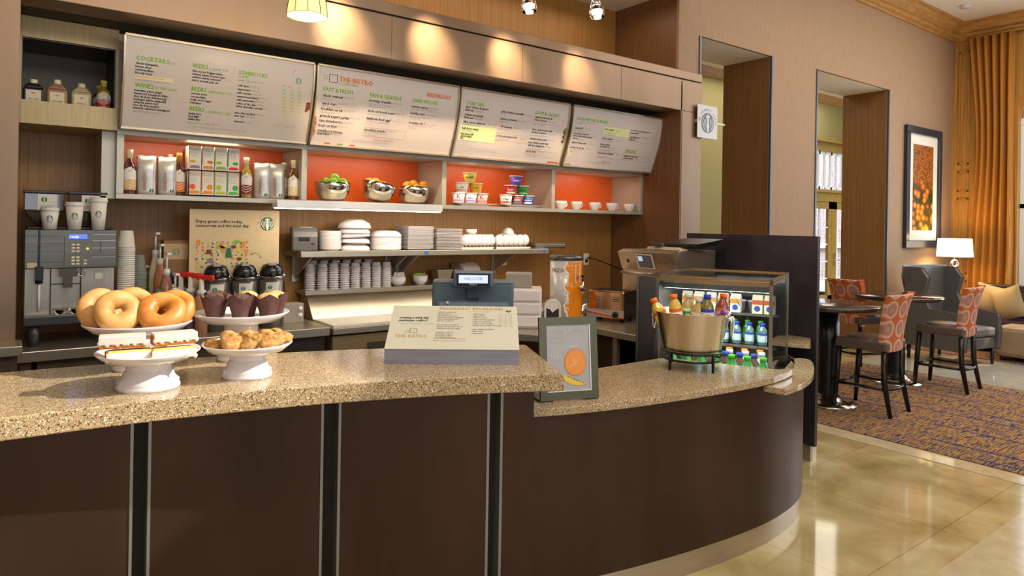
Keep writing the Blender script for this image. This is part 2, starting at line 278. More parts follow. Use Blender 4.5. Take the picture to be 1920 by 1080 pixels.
BOARD_TEXT={
1:[
('G', 0.03, 'COCKTAILS', 0.054, 0.365),
('g', 0.017, '7.75', 0.224, 0.364),
('K', 0.016, 'classic margarita', 0.054, 0.342),
('K', 0.016, 'lemon drop', 0.053, 0.324),
('K', 0.016, 'cosmopolitan', 0.053, 0.307),
('K', 0.016, 'bloody mary', 0.053, 0.29),
('o', 0.011, 'strawberry lemonade - mojito', 0.061, 0.273),
('s', 0.01, 'cocktails | alcoholic beverage | 150-300 cal', 0.054, 0.254),
('G', 0.03, 'WINES', 0.055, 0.218),
('g', 0.017, '| BY THE GLASS', 0.146, 0.219),
('K', 0.016, 'meridian pinot grigio', 0.054, 0.196),
('K', 0.016, 'kenwood sauvignon blanc', 0.054, 0.18),
('K', 0.016, 'clos du bois chardonnay', 0.054, 0.164),
('K', 0.016, 'beringer white zinfandel', 0.054, 0.148),
('K', 0.016, 'estancia pinot noir', 0.054, 0.133),
('K', 0.016, 'clos du bois merlot', 0.053, 0.117),
('K', 0.016, 'estancia cabernet sauvignon', 0.052, 0.102),
('s', 0.011, 'wines by the glass | 120-150 cal', 0.054, 0.085),
('g', 0.014, '8', 0.186, 0.198),
('g', 0.014, '9', 0.211, 0.184),
('g', 0.014, '8.5', 0.205, 0.167),
('g', 0.014, '8.5', 0.206, 0.153),
('g', 0.014, '9', 0.174, 0.136),
('g', 0.014, '9', 0.172, 0.123),
('g', 0.014, '9', 0.229, 0.107),
('G', 0.03, 'BEERS', 0.346, 0.366),
('g', 0.017, '| CRAFT  5.75', 0.44, 0.364),
('K', 0.016, 'blue moon belgian white', 0.346, 0.341),
('K', 0.016, 'samuel adams boston lager', 0.346, 0.324),
('K', 0.016, 'samuel adams seasonal', 0.346, 0.307),
('K', 0.016, 'sierra nevada pale ale', 0.346, 0.289),
('G', 0.03, 'BEERS', 0.346, 0.235),
('g', 0.017, '| IMPORTED  5.75', 0.438, 0.233),
('K', 0.016, 'corona extra', 0.346, 0.215),
('K', 0.016, 'corona light', 0.346, 0.197),
('K', 0.016, 'stella artois lager', 0.346, 0.18),
('K', 0.016, 'heineken', 0.346, 0.163),
('G', 0.03, 'BEERS', 0.345, 0.123),
('g', 0.017, '| DOMESTIC  5.25', 0.438, 0.119),
('K', 0.016, 'budweiser', 0.344, 0.102),
('K', 0.016, 'bud light', 0.344, 0.086),
('K', 0.016, 'miller lite', 0.344, 0.07),
('s', 0.011, 'light | 100-110 cal   regular | 150-210 cal', 0.343, 0.052),
('s', 0.009, 'before placing your order, please inform your server if anyone has a food allergy', 0.372, 0.031),
('G', 0.03, 'STARBUCKS', 0.603, 0.363),
('g', 0.017, 'COFFEE', 0.603, 0.344),
('s', 0.012, 'available | tall, grande and venti', 0.602, 0.325),
('K', 0.016, 'caffe latte', 0.603, 0.292),
('K', 0.016, 'cappuccino', 0.602, 0.271),
('K', 0.016, 'caffe mocha', 0.602, 0.25),
('K', 0.016, 'caramel macchiato', 0.603, 0.229),
('K', 0.016, 'caffe americano', 0.603, 0.209),
('K', 0.016, 'coffee of the day', 0.603, 0.188),
('K', 0.016, 'white chocolate mocha', 0.603, 0.171),
('K', 0.016, 'tazo chai tea latte', 0.601, 0.133),
('K', 0.016, 'tazo teas', 0.6, 0.115),
('K', 0.016, 'espresso', 0.6, 0.083),
('s', 0.012, 'tall      grande      venti', 0.869, 0.326),
('s', 0.012, 'solo 1.75        doppio 2.25', 0.84, 0.084),
('s', 0.012, '120-290 cal', 0.672, 0.294),
('s', 0.012, '120-290 cal', 0.674, 0.272),
('s', 0.012, '120-290 cal', 0.683, 0.251),
('s', 0.012, '120-290 cal', 0.724, 0.233),
('s', 0.012, '120-290 cal', 0.703, 0.211),
('s', 0.012, '120-290 cal', 0.708, 0.192),
('s', 0.012, '120-290 cal', 0.747, 0.173),
('s', 0.012, '120-290 cal', 0.72, 0.134),
('s', 0.012, '120-290 cal', 0.665, 0.115),
('s', 0.012, '120-290 cal', 0.657, 0.082),
('g', 0.013, '3.55', 0.871, 0.297),
('g', 0.013, '3.55', 0.921, 0.297),
('g', 0.013, '3.55', 0.968, 0.297),
('g', 0.013, '3.75', 0.873, 0.277),
('g', 0.013, '3.75', 0.924, 0.277),
('g', 0.013, '3.75', 0.97, 0.277),
('g', 0.013, '3.95', 0.875, 0.256),
('g', 0.013, '3.95', 0.926, 0.257),
('g', 0.013, '3.95', 0.973, 0.256),
('g', 0.013, '3.55', 0.878, 0.236),
('g', 0.013, '3.55', 0.928, 0.236),
('g', 0.013, '3.55', 0.975, 0.236),
('g', 0.013, '3.55', 0.88, 0.216),
('g', 0.013, '3.55', 0.931, 0.216),
('g', 0.013, '3.55', 0.978, 0.215),
('g', 0.013, '3.75', 0.883, 0.196),
('g', 0.013, '3.75', 0.933, 0.195),
('g', 0.013, '3.75', 0.981, 0.195),
('g', 0.013, '3.95', 0.885, 0.175),
('g', 0.013, '3.95', 0.936, 0.175),
('g', 0.013, '3.95', 0.983, 0.174),
],
2:[
('O', 0.042, 'THE BISTRO', 0.148, 0.407),
('g', 0.012, 'EAT. DRINK. CONNECT.', 0.151, 0.39),
('O', 0.038, 'BREAKFAST', 0.811, 0.391),
('G', 0.032, 'FAST & FRESH', 0.042, 0.334),
('K', 0.022, 'classic oatmeal', 0.042, 0.299),
('K', 0.022, 'quick start', 0.044, 0.249),
('K', 0.022, 'breakfast cereal', 0.042, 0.214),
('K', 0.022, 'granola yogurt parfait', 0.041, 0.171),
('K', 0.022, 'ripe strawberries', 0.04, 0.14),
('K', 0.022, 'fresh cut fruit', 0.039, 0.11),
('K', 0.022, 'strawberry banana', 0.038, 0.077),
('K', 0.022, 'smoothie', 0.037, 0.059),
('s', 0.012, 'steel-cut oats', 0.044, 0.282),
('s', 0.012, 'yogurt, banana, orange juice', 0.043, 0.235),
('s', 0.012, 'whole grain, milk', 0.045, 0.196),
('G', 0.032, 'PAN & GRIDDLE', 0.371, 0.337),
('K', 0.022, 'morning scramble', 0.37, 0.305),
('K', 0.022, 'thick cut french toast', 0.369, 0.236),
('K', 0.022, 'daybreak fried eggs*', 0.367, 0.187),
('K', 0.022, 'breakfast burrito', 0.37, 0.111),
('s', 0.012, 'eggs, potatoes, bacon or sausage', 0.369, 0.285),
('s', 0.012, 'choice of toast and fruit', 0.371, 0.27),
('s', 0.012, 'with maple syrup and berries', 0.37, 0.219),
('s', 0.012, 'two eggs, bacon, breakfast potatoes', 0.368, 0.169),
('s', 0.012, 'and toast', 0.368, 0.152),
('s', 0.012, 'eggs, bacon, cheddar cheese, salsa', 0.371, 0.097),
('s', 0.012, 'and black beans', 0.375, 0.082),
('G', 0.032, 'SANDWICHES', 0.698, 0.34),
('K', 0.022, 'sunrise starter', 0.697, 0.303),
('K', 0.022, 'healthy start', 0.695, 0.256),
('K', 0.022, 'breakfast BLT', 0.696, 0.19),
('s', 0.012, 'bacon, egg and cheese on a toasted bun', 0.699, 0.289),
('s', 0.012, 'egg whites, turkey, english muffin', 0.695, 0.237),
('s', 0.012, 'and sliced tomato', 0.696, 0.221),
('s', 0.012, 'egg, bacon, lettuce, tomato on toast', 0.696, 0.173),
('s', 0.012, 'served warm', 0.695, 0.158),
('o', 0.014, 'GRAB & GO BREAKFAST', 0.444, 0.052),
('s', 0.009, 'please inform your server if anyone in your party has a food allergy', 0.301, 0.037),
('s', 0.013, '320 cal | 5.25', 0.193, 0.305),
('s', 0.013, '320 cal | 5.25', 0.148, 0.26),
('s', 0.013, '320 cal | 5.25', 0.198, 0.221),
('s', 0.013, '320 cal | 5.25', 0.25, 0.179),
('s', 0.013, '320 cal | 5.25', 0.204, 0.144),
('s', 0.013, '320 cal | 5.25', 0.171, 0.116),
('s', 0.013, '320 cal | 5.25', 0.131, 0.064),
('s', 0.013, '320 cal | 5.25', 0.547, 0.306),
('s', 0.013, '320 cal | 5.25', 0.575, 0.242),
('s', 0.013, '320 cal | 5.25', 0.568, 0.189),
('s', 0.013, '320 cal | 5.25', 0.536, 0.118),
('s', 0.013, '320 cal | 5.25', 0.846, 0.307),
('s', 0.013, '320 cal | 5.25', 0.825, 0.256),
('s', 0.013, '320 cal | 5.25', 0.834, 0.189),
],
3:[
('G', 0.034, 'STARTERS', 0.051, 0.375),
('K', 0.021, 'spicy chicken & spinach', 0.048, 0.353),
('K', 0.021, 'flatbread', 0.047, 0.33),
('K', 0.021, 'tomato mozzarella', 0.048, 0.296),
('K', 0.021, 'flatbread', 0.047, 0.275),
('K', 0.021, 'BBQ chicken flatbread', 0.046, 0.242),
('K', 0.021, 'half dozen wings', 0.045, 0.196),
('K', 0.018, 'thai sweet chili', 0.043, 0.157),
('K', 0.018, 'classic buffalo', 0.044, 0.14),
('K', 0.018, 'bbq', 0.044, 0.125),
('s', 0.012, 'choice of one sauce', 0.046, 0.181),
('s', 0.012, 'served with onions and cheese', 0.046, 0.227),
('K', 0.021, 'grilled chicken quesadilla', 0.38, 0.353),
('K', 0.021, 'shrimp potstickers', 0.378, 0.299),
('K', 0.021, 'hummus', 0.429, 0.24),
('K', 0.021, 'sticky asian glazed ribs', 0.373, 0.169),
('s', 0.012, 'sour cream', 0.375, 0.338),
('s', 0.012, 'soy ginger sauce', 0.376, 0.283),
('s', 0.012, 'pita and vegetables', 0.379, 0.225),
('s', 0.012, 'served with asian slaw', 0.372, 0.148),
('G', 0.034, 'SOUP & SALADS', 0.716, 0.375),
('K', 0.021, 'signature broccoli &', 0.72, 0.348),
('K', 0.021, 'three cheeses', 0.721, 0.326),
('s', 0.016, 'cup         bowl', 0.712, 0.29),
('K', 0.021, 'citrus spinach salad with', 0.707, 0.25),
('K', 0.021, 'chicken & quinoa', 0.706, 0.228),
('K', 0.021, 'chicken caesar salad', 0.703, 0.176),
('K', 0.021, 'asian chicken salad with', 0.697, 0.146),
('K', 0.021, 'chili lime vinaigrette', 0.698, 0.124),
('K', 0.021, 'greek salad', 0.699, 0.076),
('s', 0.012, 'spinach, orange, avocado, almonds', 0.705, 0.206),
('s', 0.012, 'romaine, parmesan, croutons', 0.702, 0.099),
('s', 0.012, 'feta, olives, cucumber, tomato, onion', 0.702, 0.055),
('s', 0.009, 'consuming raw or undercooked meats may increase your risk of illness', 0.13, 0.058),
('s', 0.009, 'before placing your order please inform your server', 0.218, 0.043),
('s', 0.013, '450 cal | 9.50', 0.141, 0.331),
('s', 0.013, '450 cal | 9.50', 0.142, 0.277),
('s', 0.013, '450 cal | 9.50', 0.267, 0.246),
('s', 0.013, '450 cal | 9.50', 0.617, 0.352),
('s', 0.013, '450 cal | 9.50', 0.561, 0.299),
('s', 0.013, '450 cal | 9.50', 0.518, 0.243),
('s', 0.013, '450 cal | 9.50', 0.601, 0.167),
('s', 0.013, '450 cal | 9.50', 0.859, 0.326),
('s', 0.013, '450 cal | 9.50', 0.883, 0.228),
('s', 0.013, '450 cal | 9.50', 0.902, 0.178),
('s', 0.013, '450 cal | 9.50', 0.9, 0.125),
('s', 0.013, '450 cal | 9.50', 0.816, 0.08),
],
4:[
('G', 0.034, 'SANDWICHES & MORE', 0.044, 0.378),
('s', 0.013, 'choice of french fries, sweet potato fries,', 0.043, 0.36),
('s', 0.013, 'or side salad', 0.041, 0.346),
('K', 0.02, 'turkey BLT', 0.039, 0.304),
('K', 0.02, 'roast beef, havarti &', 0.034, 0.261),
('K', 0.02, "horseradish with mother's", 0.035, 0.24),
('K', 0.02, 'bread', 0.039, 0.219),
('K', 0.02, 'albacore tuna salad', 0.037, 0.184),
('K', 0.02, 'cheddar french dip', 0.029, 0.143),
('K', 0.02, 'bistro burger', 0.389, 0.326),
('K', 0.02, 'chicken ciabatta', 0.373, 0.247),
('K', 0.02, 'turkey reuben', 0.368, 0.196),
('K', 0.02, 'on marble rye', 0.371, 0.178),
('K', 0.02, 'hot pastrami croissant', 0.37, 0.122),
('K', 0.018, 'three cheese or classic pepperoni', 0.717, 0.348),
('K', 0.018, 'pizza to share', 0.717, 0.326),
('K', 0.02, 'spicy BBQ ribs', 0.719, 0.286),
('K', 0.02, 'half rack', 0.719, 0.265),
('G', 0.034, 'DESSERT', 0.707, 0.155),
('K', 0.02, 'warm chocolate chip', 0.704, 0.118),
('K', 0.02, 'cookie sundae', 0.707, 0.099),
('o', 0.014, 'SERVED ALL DAY', 0.443, 0.051),
('s', 0.009, 'before placing your order please inform your server of any food allergy', 0.278, 0.037),
('s', 0.012, 'bacon, lettuce, tomato', 0.04, 0.288),
('s', 0.012, 'choice of bread and greens', 0.03, 0.128),
('s', 0.012, 'served with au jus', 0.033, 0.111),
('s', 0.012, 'beef, cheddar, lettuce, tomato', 0.392, 0.302),
('s', 0.012, 'grilled onions and pickles', 0.395, 0.286),
('s', 0.012, 'chicken breast, bacon, swiss', 0.374, 0.229),
('s', 0.012, 'swiss, slaw, thousand island', 0.375, 0.154),
('s', 0.012, 'mustard, provolone, slaw', 0.373, 0.094),
('s', 0.013, '780 cal | 12', 0.159, 0.308),
('s', 0.013, '780 cal | 12', 0.096, 0.215),
('s', 0.013, '780 cal | 12', 0.237, 0.185),
('s', 0.013, '780 cal | 12', 0.218, 0.146),
('s', 0.013, '780 cal | 12', 0.529, 0.324),
('s', 0.013, '780 cal | 12', 0.543, 0.243),
('s', 0.013, '780 cal | 12', 0.516, 0.171),
('s', 0.013, '780 cal | 12', 0.599, 0.12),
('s', 0.013, '780 cal | 12', 0.893, 0.295),
('s', 0.013, '780 cal | 12', 0.855, 0.101),
],
}
# ------------------------------------------------------------------ floor and carpets
def tile_floor():
    m = mat('marble_tile', (.5, .5, .5, 1), .07); n, l, b = nodes(m)
    tc = n.new('ShaderNodeTexCoord'); mp = n.new('ShaderNodeMapping'); mp.inputs['Location'].default_value = (.52, .33, 0); l.new(tc.outputs['Object'], mp.inputs[0])
    br = n.new('ShaderNodeTexBrick'); br.offset = 0; br.inputs['Scale'].default_value = 1; br.inputs['Brick Width'].default_value = .92; br.inputs['Row Height'].default_value = .92
    br.inputs['Mortar Size'].default_value = .0028; br.inputs['Color1'].default_value = (1, 1, 1, 1); br.inputs['Color2'].default_value = (.86, .86, .84, 1); br.inputs['Mortar'].default_value = (.62, .56, .46, 1)
    l.new(mp.outputs[0], br.inputs[0])
    nz = n.new('ShaderNodeTexNoise'); nz.inputs['Scale'].default_value = 2.6; nz.inputs['Detail'].default_value = 9; nz.inputs['Distortion'].default_value = .6; l.new(tc.outputs['Object'], nz.inputs[0])
    r = ramp(n, [(.3, '9a8454'), (.5, 'b39d6c'), (.7, 'c8b68a')]); l.new(nz.outputs[0], r.inputs[0])
    mx = n.new('ShaderNodeMix'); mx.data_type = 'RGBA'; mx.blend_type = 'MULTIPLY'; mx.inputs[0].default_value = 1
    l.new(r.outputs[0], mx.inputs[6]); l.new(br.outputs[0], mx.inputs[7]); l.new(mx.outputs[2], b.inputs['Base Color'])
    return m
struct('floor', M().box(-6, 14, -7, 10, -.1, 0), tile_floor())
cream = noisemat('cream_border_tile', [(.3, 'b5a27d'), (.7, 'c8b692')], (3, 3, 3), 3, .09)
bt = M(); bt.box(5.24, 5.44, 1.33, 4.08, 0, .004); bt.box(5.24, 14, .98, 1.33, 0, .004); bt.box(2.6, 5.24, .98, 1.33, 0, .004)
struct('floor', bt, cream)
greyt = noisemat('grey_tile', [(.3, 'a39d8d'), (.7, 'b5b0a0')], (2, 2, 2), 2, .1)
struct('floor', M().box(8.3, 9.9, -.5, 4.08, 0, .009), greyt)
def carpet():
    m = mat('woven_carpet', (.3, .2, .1, 1), .95, spec=.1); n, l, b = nodes(m)
    tc = n.new('ShaderNodeTexCoord')
    def nz(scale, ns, det=2):
        mp = n.new('ShaderNodeMapping'); mp.inputs['Scale'].default_value = scale; l.new(tc.outputs['Object'], mp.inputs[0])
        t = n.new('ShaderNodeTexNoise'); t.inputs['Scale'].default_value = ns; t.inputs['Detail'].default_value = det; l.new(mp.outputs[0], t.inputs[0]); return t
    a = nz((1.2, 16, 1), 6); r = ramp(n, [(0, '34334a'), (.40, '54484a'), (.46, '80644a'), (.495, 'b8842f'), (.54, '7a6250'), (.57, 'a87a38'), (.60, '5e5258'), (.66, '33386a')]); r.color_ramp.interpolation = 'CONSTANT'; l.new(a.outputs[0], r.inputs[0])
    sp = n.new('ShaderNodeSeparateXYZ'); l.new(tc.outputs['Object'], sp.inputs[0])
    def mth(op, *v):
        q = n.new('ShaderNodeMath'); q.operation = op
        for i, x in enumerate(v):
            if isinstance(x, (int, float)): q.inputs[i].default_value = x
            else: l.new(x, q.inputs[i])
        return q.outputs[0]
    xr = mth('DIVIDE', sp.outputs[0], .23); row_ = mth('FLOOR', xr); line = mth('LESS_THAN', mth('FRACT', xr), .10)
    yr = mth('ADD', mth('DIVIDE', sp.outputs[1], .62), mth('MULTIPLY', row_, .377)); wn = n.new('ShaderNodeTexWhiteNoise'); wn.noise_dimensions = '2D'; cb_ = n.new('ShaderNodeCombineXYZ'); l.new(row_, cb_.inputs[0]); l.new(mth('FLOOR', yr), cb_.inputs[1]); l.new(cb_.outputs[0], wn.inputs['Vector'])
    mu_ = mth('MULTIPLY', line, mth('GREATER_THAN', wn.outputs[0], .42))
    mx = n.new('ShaderNodeMix'); mx.data_type = 'RGBA'; l.new(mu_, mx.inputs[0]); l.new(r.outputs[0], mx.inputs[6]); mx.inputs[7].default_value = srgb('222f66')
    l.new(mx.outputs[2], b.inputs['Base Color']); return m
cm = carpet()
tag(M().box(5.44, 8.3, 1.33, 4.08, 0, .012).build('carpet', cm), 'inset ochre carpet with broken navy lines under the high tables and stools', 'carpet')
tag(M().box(4.1, 9, -2, .98, 0, .010).build('carpet', cm), 'ochre and navy carpet corner at the bottom right of the view', 'carpet')
tag(M().box(9.9, 11.25, -.5, 4.08, 0, .014).build('carpet', cm), 'ochre and navy carpet beneath the leather sofa by the window', 'carpet')
# ------------------------------------------------------------------ room shell
struct('wall_back', M().box(-2.5, 5.0, 4.92, 5.05, 0, 3.81), wood_alcove)
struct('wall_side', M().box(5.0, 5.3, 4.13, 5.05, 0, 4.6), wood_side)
struct('ceiling', M().box(-4, 5.0, 1.0, 5.05, 3.81, 3.95), ceilm)
lw = M(); lw.box(5.0, 5.31, 4.10, 4.13, 0, 4.65); lw.box(5.31, 9.21, 4.10, 4.13, 3.445, 4.65); lw.box(6.52, 7.43, 4.10, 4.13, 0, 3.445); lw.box(9.21, 11.27, 4.10, 4.13, 0, 4.65)
struct('wall_lounge', lw, taupe)
rv = M(); rv.box(6.52, 7.43, 4.13, 4.70, 0, 3.445); rv.box(9.21, 11.27, 4.13, 4.70, 0, 4.65); rv.box(5.3, 5.31, 4.13, 4.70, 0, 3.445)
struct('wall_reveal', rv, wood_reveal)
struct('wall_lintel', M().box(5.3, 9.21, 4.13, 4.70, 3.445, 4.65), mat('soffit_white', 'f6f2ea', .9))
ed = mat('slate_edge_metal', '5b5f6c', .4, .6)
for k, (x, s) in enumerate(((5.31, -1), (6.52, 1), (7.43, -1), (9.21, 1))):
    struct('trim_%d' % (k+1), M().box(x-.012, x+.012, 4.088, 4.11, 0, 3.445), ed)
struct('ceiling', M().box(5.0, 13.9, -7, 4.7, 4.65, 4.8), ceilm)
struct('ceiling', M().box(5.0, 16, 4.7, 7.7, 4.36, 4.5), ceilm)
struct('wall_foyer', M().box(5.0, 16, 7.3, 7.45, 0, 4.5), olive)
struct('wall_foyer_end', M().box(15.9, 16, 4.7, 7.3, 0, 4.5), olive)
struct('wall_foyer_near', M().box(5.2, 5.3, 5.05, 7.3, 0, 4.5), olive)
def crown(name, prof, p0, p1, nrm, z, mt):
    """moulding: profile of (out, down) swept from p0 to p1"""
    mb = M(); vs = []; a, b = Vector(p0), Vector(p1); n = Vector(nrm)
    for p in (a, b):
        for o_, d_ in prof: vs.append((p.x+n.x*o_, p.y+n.y*o_, z-d_))
    k = len(prof); mb.add(vs, [(i, i+1, i+1+k, i+k) for i in range(k-1)]+[tuple(range(k)), tuple(range(2*k-1, k-1, -1))]); return struct(name, mb, mt)
pr = [(0, 0), (.20, 0), (.20, .03), (.17, .045), (.15, .09), (.09, .14), (.06, .15), (.055, .19), (.02, .205), (.02, .235), (0, .235)]
crown('trim_5', pr, (5.0, 4.10), (11.27, 4.10), (0, -1), 4.65, crownm)
crown('trim_6', pr, (11.27, 4.10), (11.27, -2), (-1, 0), 4.65, crownm)
crown('trim_7', [(0, 0), (.1, 0), (.08, .1), (.03, .15), (0, .16)], (5, 7.3), (15.9, 7.3), (0, -1), 4.36, crownm)
# east wall with the arched window, honey wood panelling
ew = M(); WY0, WY1 = 1.55, 3.27
ew.box(11.27, 11.45, WY1, 4.7, 0, 4.65); ew.box(11.27, 11.45, -.6, WY1, 0, .78); ew.box(11.27, 11.45, .6, WY0, .78, 4.65); ew.box(11.27, 11.45, -7, -.6, 0, 4.65)
ew.box(11.27, 11.45, WY0, WY1, 4.1, 4.65); ew.box(11.27, 11.45, -.6, .6, 4.1, 4.65)
def arch_fill(y0, y1, zb, zt, zs):
    c = (y0+y1)/2; r = (y1-y0)/2; n = 16
    for i in range(n):
        a0, a1 = pi*i/n, pi*(i+1)/n
        ya, yb = c+r*cos(a0), c+r*cos(a1); za, zb_ = zs+r*sin(a0)*.8, zs+r*sin(a1)*.8
        for X in (11.27, 11.45): ew.add([(X, ya, za), (X, yb, zb_), (X, yb, zt), (X, ya, zt)], [(0, 1, 2, 3)])
        ew.add([(11.27, ya, za), (11.27, yb, zb_), (11.45, yb, zb_), (11.45, ya, za)], [(0, 1, 2, 3)])
arch_fill(WY0, WY1, 0, 4.1, 3.15); arch_fill(-.6, .6, 0, 4.1, 3.35)
struct('wall_east', ew, honey)
pm = M()
for y0, y1, z0, z1 in ((3.88, 4.02, 2.6, 4.25), (3.88, 4.02, 2.2, 2.5), (3.88, 4.02, 1.0, 2.1), (3.88, 4.02, .35, .9)):
    for a, b, c, d in ((y0, y1, z0, z0+.02), (y0, y1, z1-.02, z1), (y0, y0+.02, z0, z1), (y1-.02, y1, z0, z1)): pm.box(11.25, 11.27, a, b, c, d)
pm.box(11.245, 11.27, 3.78, 3.84, 0, 4.41); pm.box(11.22, 11.27, 3.27, 3.36, .7, 3.4)
struct('trim_8', pm, honey)
fr = mat('window_white_paint', 'e8ecee', .4)
def sash(name, y0, y1, zb, zs, lab):
    c = (y0+y1)/2; r = (y1-y0)/2; w = M(); t = .045
    for y in (y0, y1-.07): w.box(11.33, 11.40, y, y+.07, zb, zs)
    w.box(11.33, 11.40, y0, y1, zb, zb+.08); w.box(11.32, 11.41, y0, y1, zs-.04, zs+.05); w.box(11.33, 11.40, y0, y1, 1.95, 2.01)
    for i in range(1, 4): w.box(11.35, 11.38, y0+(y1-y0)*i/4-.012, y0+(y1-y0)*i/4+.012, zb, zs)
    for z in (1.15, 1.55, 2.35, 2.75): w.box(11.35, 11.38, y0, y1, z-.012, z+.012)
    for q in (1, .5): w.tube([(11.365, c+(r-.03)*q*cos(pi*i/20), zs+(r-.03)*q*.8*sin(pi*i/20)) for i in range(21)], .03 if q == 1 else .014, 6)
    for a in (.25, .5, .75): w.tube([(11.365, c+r*.5*cos(pi*a), zs+r*.4*sin(pi*a)), (11.365, c+r*.95*cos(pi*a), zs+r*.76*sin(pi*a))], .012, 6)
    o = struct(name, w, fr)
    p = M(); pts = [(y0, zb), (y1, zb)]+[(c+r*cos(pi*i/16), zs+r*.8*sin(pi*i/16)) for i in range(17)]
    p.add([(11.366, y, z) for y, z in pts], [tuple(range(len(pts)))]); q = p.build('window_pane', pane, o)
sash('window_1', WY0, WY1, .78, 3.15, ''); sash('window_2', -.6, .6, .78, 3.35, '')
# brick house, yard and sky side outside the window
def brick(name, c1, c2, mo):
    m = mat(name, (.5, .5, .5, 1), .9); n, l, b = nodes(m); tc = n.new('ShaderNodeTexCoord'); mp = n.new('ShaderNodeMapping'); mp.inputs['Rotation'].default_value = (pi/2, 0, pi/2); l.new(tc.outputs['Object'], mp.inputs[0])
    br = n.new('ShaderNodeTexBrick'); br.inputs['Scale'].default_value = 1; br.inputs['Brick Width'].default_value = .24; br.inputs['Row Height'].default_value = .09; br.inputs['Mortar Size'].default_value = .008
    for i, c in enumerate((c1, c2, mo)): br.inputs[('Color1', 'Color2', 'Mortar')[i]].default_value = srgb(c)
    l.new(mp.outputs[0], br.inputs[0]); l.new(br.outputs[0], b.inputs['Base Color']); return m
bh = thing('brick_building', 'brick building with white windows seen outside the arched window', 'building', (17.5, 6, -.3))
M().box(0, 3, -14, 1.3, 0, 7).build('wall', brick('outside_brick', '8d8a9a', '9aa0b4', 'c5cad6'), bh)
for y in (-9, -5.5, -2):
    f = M().box(-.05, 0, y, y+1.2, 1.4, 3.6).build('window_frame', fr, bh); g = M()
    for i in range(2):
        for j in range(3): g.box(-.07, -.05, y+.06+i*.56, y+.06+i*.56+.5, 1.48+j*.7, 2.1+j*.7)
    g.build('pane', mat('outside_pane', '5f7690', .1), f)
struct('floor', M().box(11.45, 17.5, -8, 12, -.3, -.05), mat('outside_paving', 'a9b0ac', .9))
fw_ = M()  # unseen piers, header and sill, added to give the metal reflections contrast
for x in (-3.2, -1.25, .7, 2.65, 4.6, 6.55, 8.5, 10.45): fw_.box(x, x+.55, -3.15, -2.95, 0, 4.65)
fw_.box(-4, 11.27, -3.15, -2.95, 3.0, 4.65); fw_.box(-4, 11.27, -3.15, -2.95, 0, .45); struct('reflection_piers', fw_, honey)
struct('wall_left', M().box(-4.1, -4, -3.15, 5.05, 0, 4.0), taupe)
# ------------------------------------------------------------------ foyer door with glazed transom (through the second opening)
dr = M(); X0, X1 = 12.75, 14.7
for a, b, c, d in ((X0-.1, X0, 0, 3.35), (X1, X1+.1, 0, 3.35), (X0-.1, X1+.1, 3.2, 3.4), (X0-.1, X1+.1, 2.18, 2.42)): dr.box(a, b, 7.18, 7.3, c, d)
dr.box(X0-.2, X1+.2, 7.1, 7.3, 3.38, 3.46); dr.box(X0-.1, X1+.1, 7.14, 7.3, 2.36, 2.42)
df = struct('trim_9', dr, noisemat('door_wood', [(.3, '86692c'), (.7, '9f8038')], (2, 2, 30), 2, .4))
dw = MT['door_wood']
for k, x0 in enumerate((X0, X0+.98)):
    d = M(); x1 = x0+.97
    for a, b, c, e in ((x0, x0+.2, 0, 2.18), (x1-.12, x1, 0, 2.18), (x0, x1, 0, .25), (x0, x1, 2.03, 2.18)): d.box(a, b, 7.2, 7.26, c, e)
    o = struct('door_%d' % (k+1), d, dw)
    g = M()
    for z in (.6, .95, 1.3, 1.65): g.box(x0+.2, x1-.12, 7.215, 7.245, z-.012, z+.012)
    g.box(x0+.2, x0+.26, 7.21, 7.25, .25, 2.03); g.box(x0+.52, x0+.545, 7.215, 7.245, .25, 2.03); g.build('glazing_bar', fr, o)
    M().box(x0+.2, x1-.12, 7.226, 7.232, .25, 2.03).build('window_pane', pane, o)
    h = M(); h.box(x0+.07, x0+.13, 7.185, 7.2, .86, 1.12); h.tube([(x0+.1, 7.19, .97), (x0+.1, 7.13, .97), (x0+.2, 7.13, .97)], .012); h.build('handle', mirror, o)
tw = M(); tw.box(X0, X1, 7.22, 7.26, 2.42, 2.48); tw.box(X0, X1, 7.22, 7.26, 3.14, 3.2)
for i in range(9): tw.box(X0+i*.235, X0+i*.235+(.06 if i % 2 == 0 else .02), 7.22, 7.26, 2.42, 3.2)
o = struct('window_3', tw, fr); M().box(X0, X1, 7.235, 7.24, 2.42, 3.2).build('window_pane', pane, o)
# (the foyer wall is opened behind the door)
bpy.data.objects.remove([q for q in bpy.data.objects if q.name == 'wall_foyer'][0])
fw = M(); fw.box(5.0, X0, 7.3, 7.45, 0, 4.5); fw.box(X1, 16, 7.3, 7.45, 0, 4.5); fw.box(X0, X1, 7.3, 7.45, 3.3, 4.5); struct('wall_foyer', fw, olive)
b2 = thing('brick_building', 'brick house and stair seen outside the glazed foyer door', 'building', (11, 11.5, -.3))
M().box(0, 13, 0, 2, 0, 8).build('wall', brick('outside_red_brick', '8c6a68', '9a8088', 'c9c4cc'), b2)
M().box(2, 12, -.1, 0, 1.3, 1.45).build('stone_band', fr, b2)
struct('floor', M().box(5, 24, 7.45, 13, -.3, -.05), MT['outside_paving'])
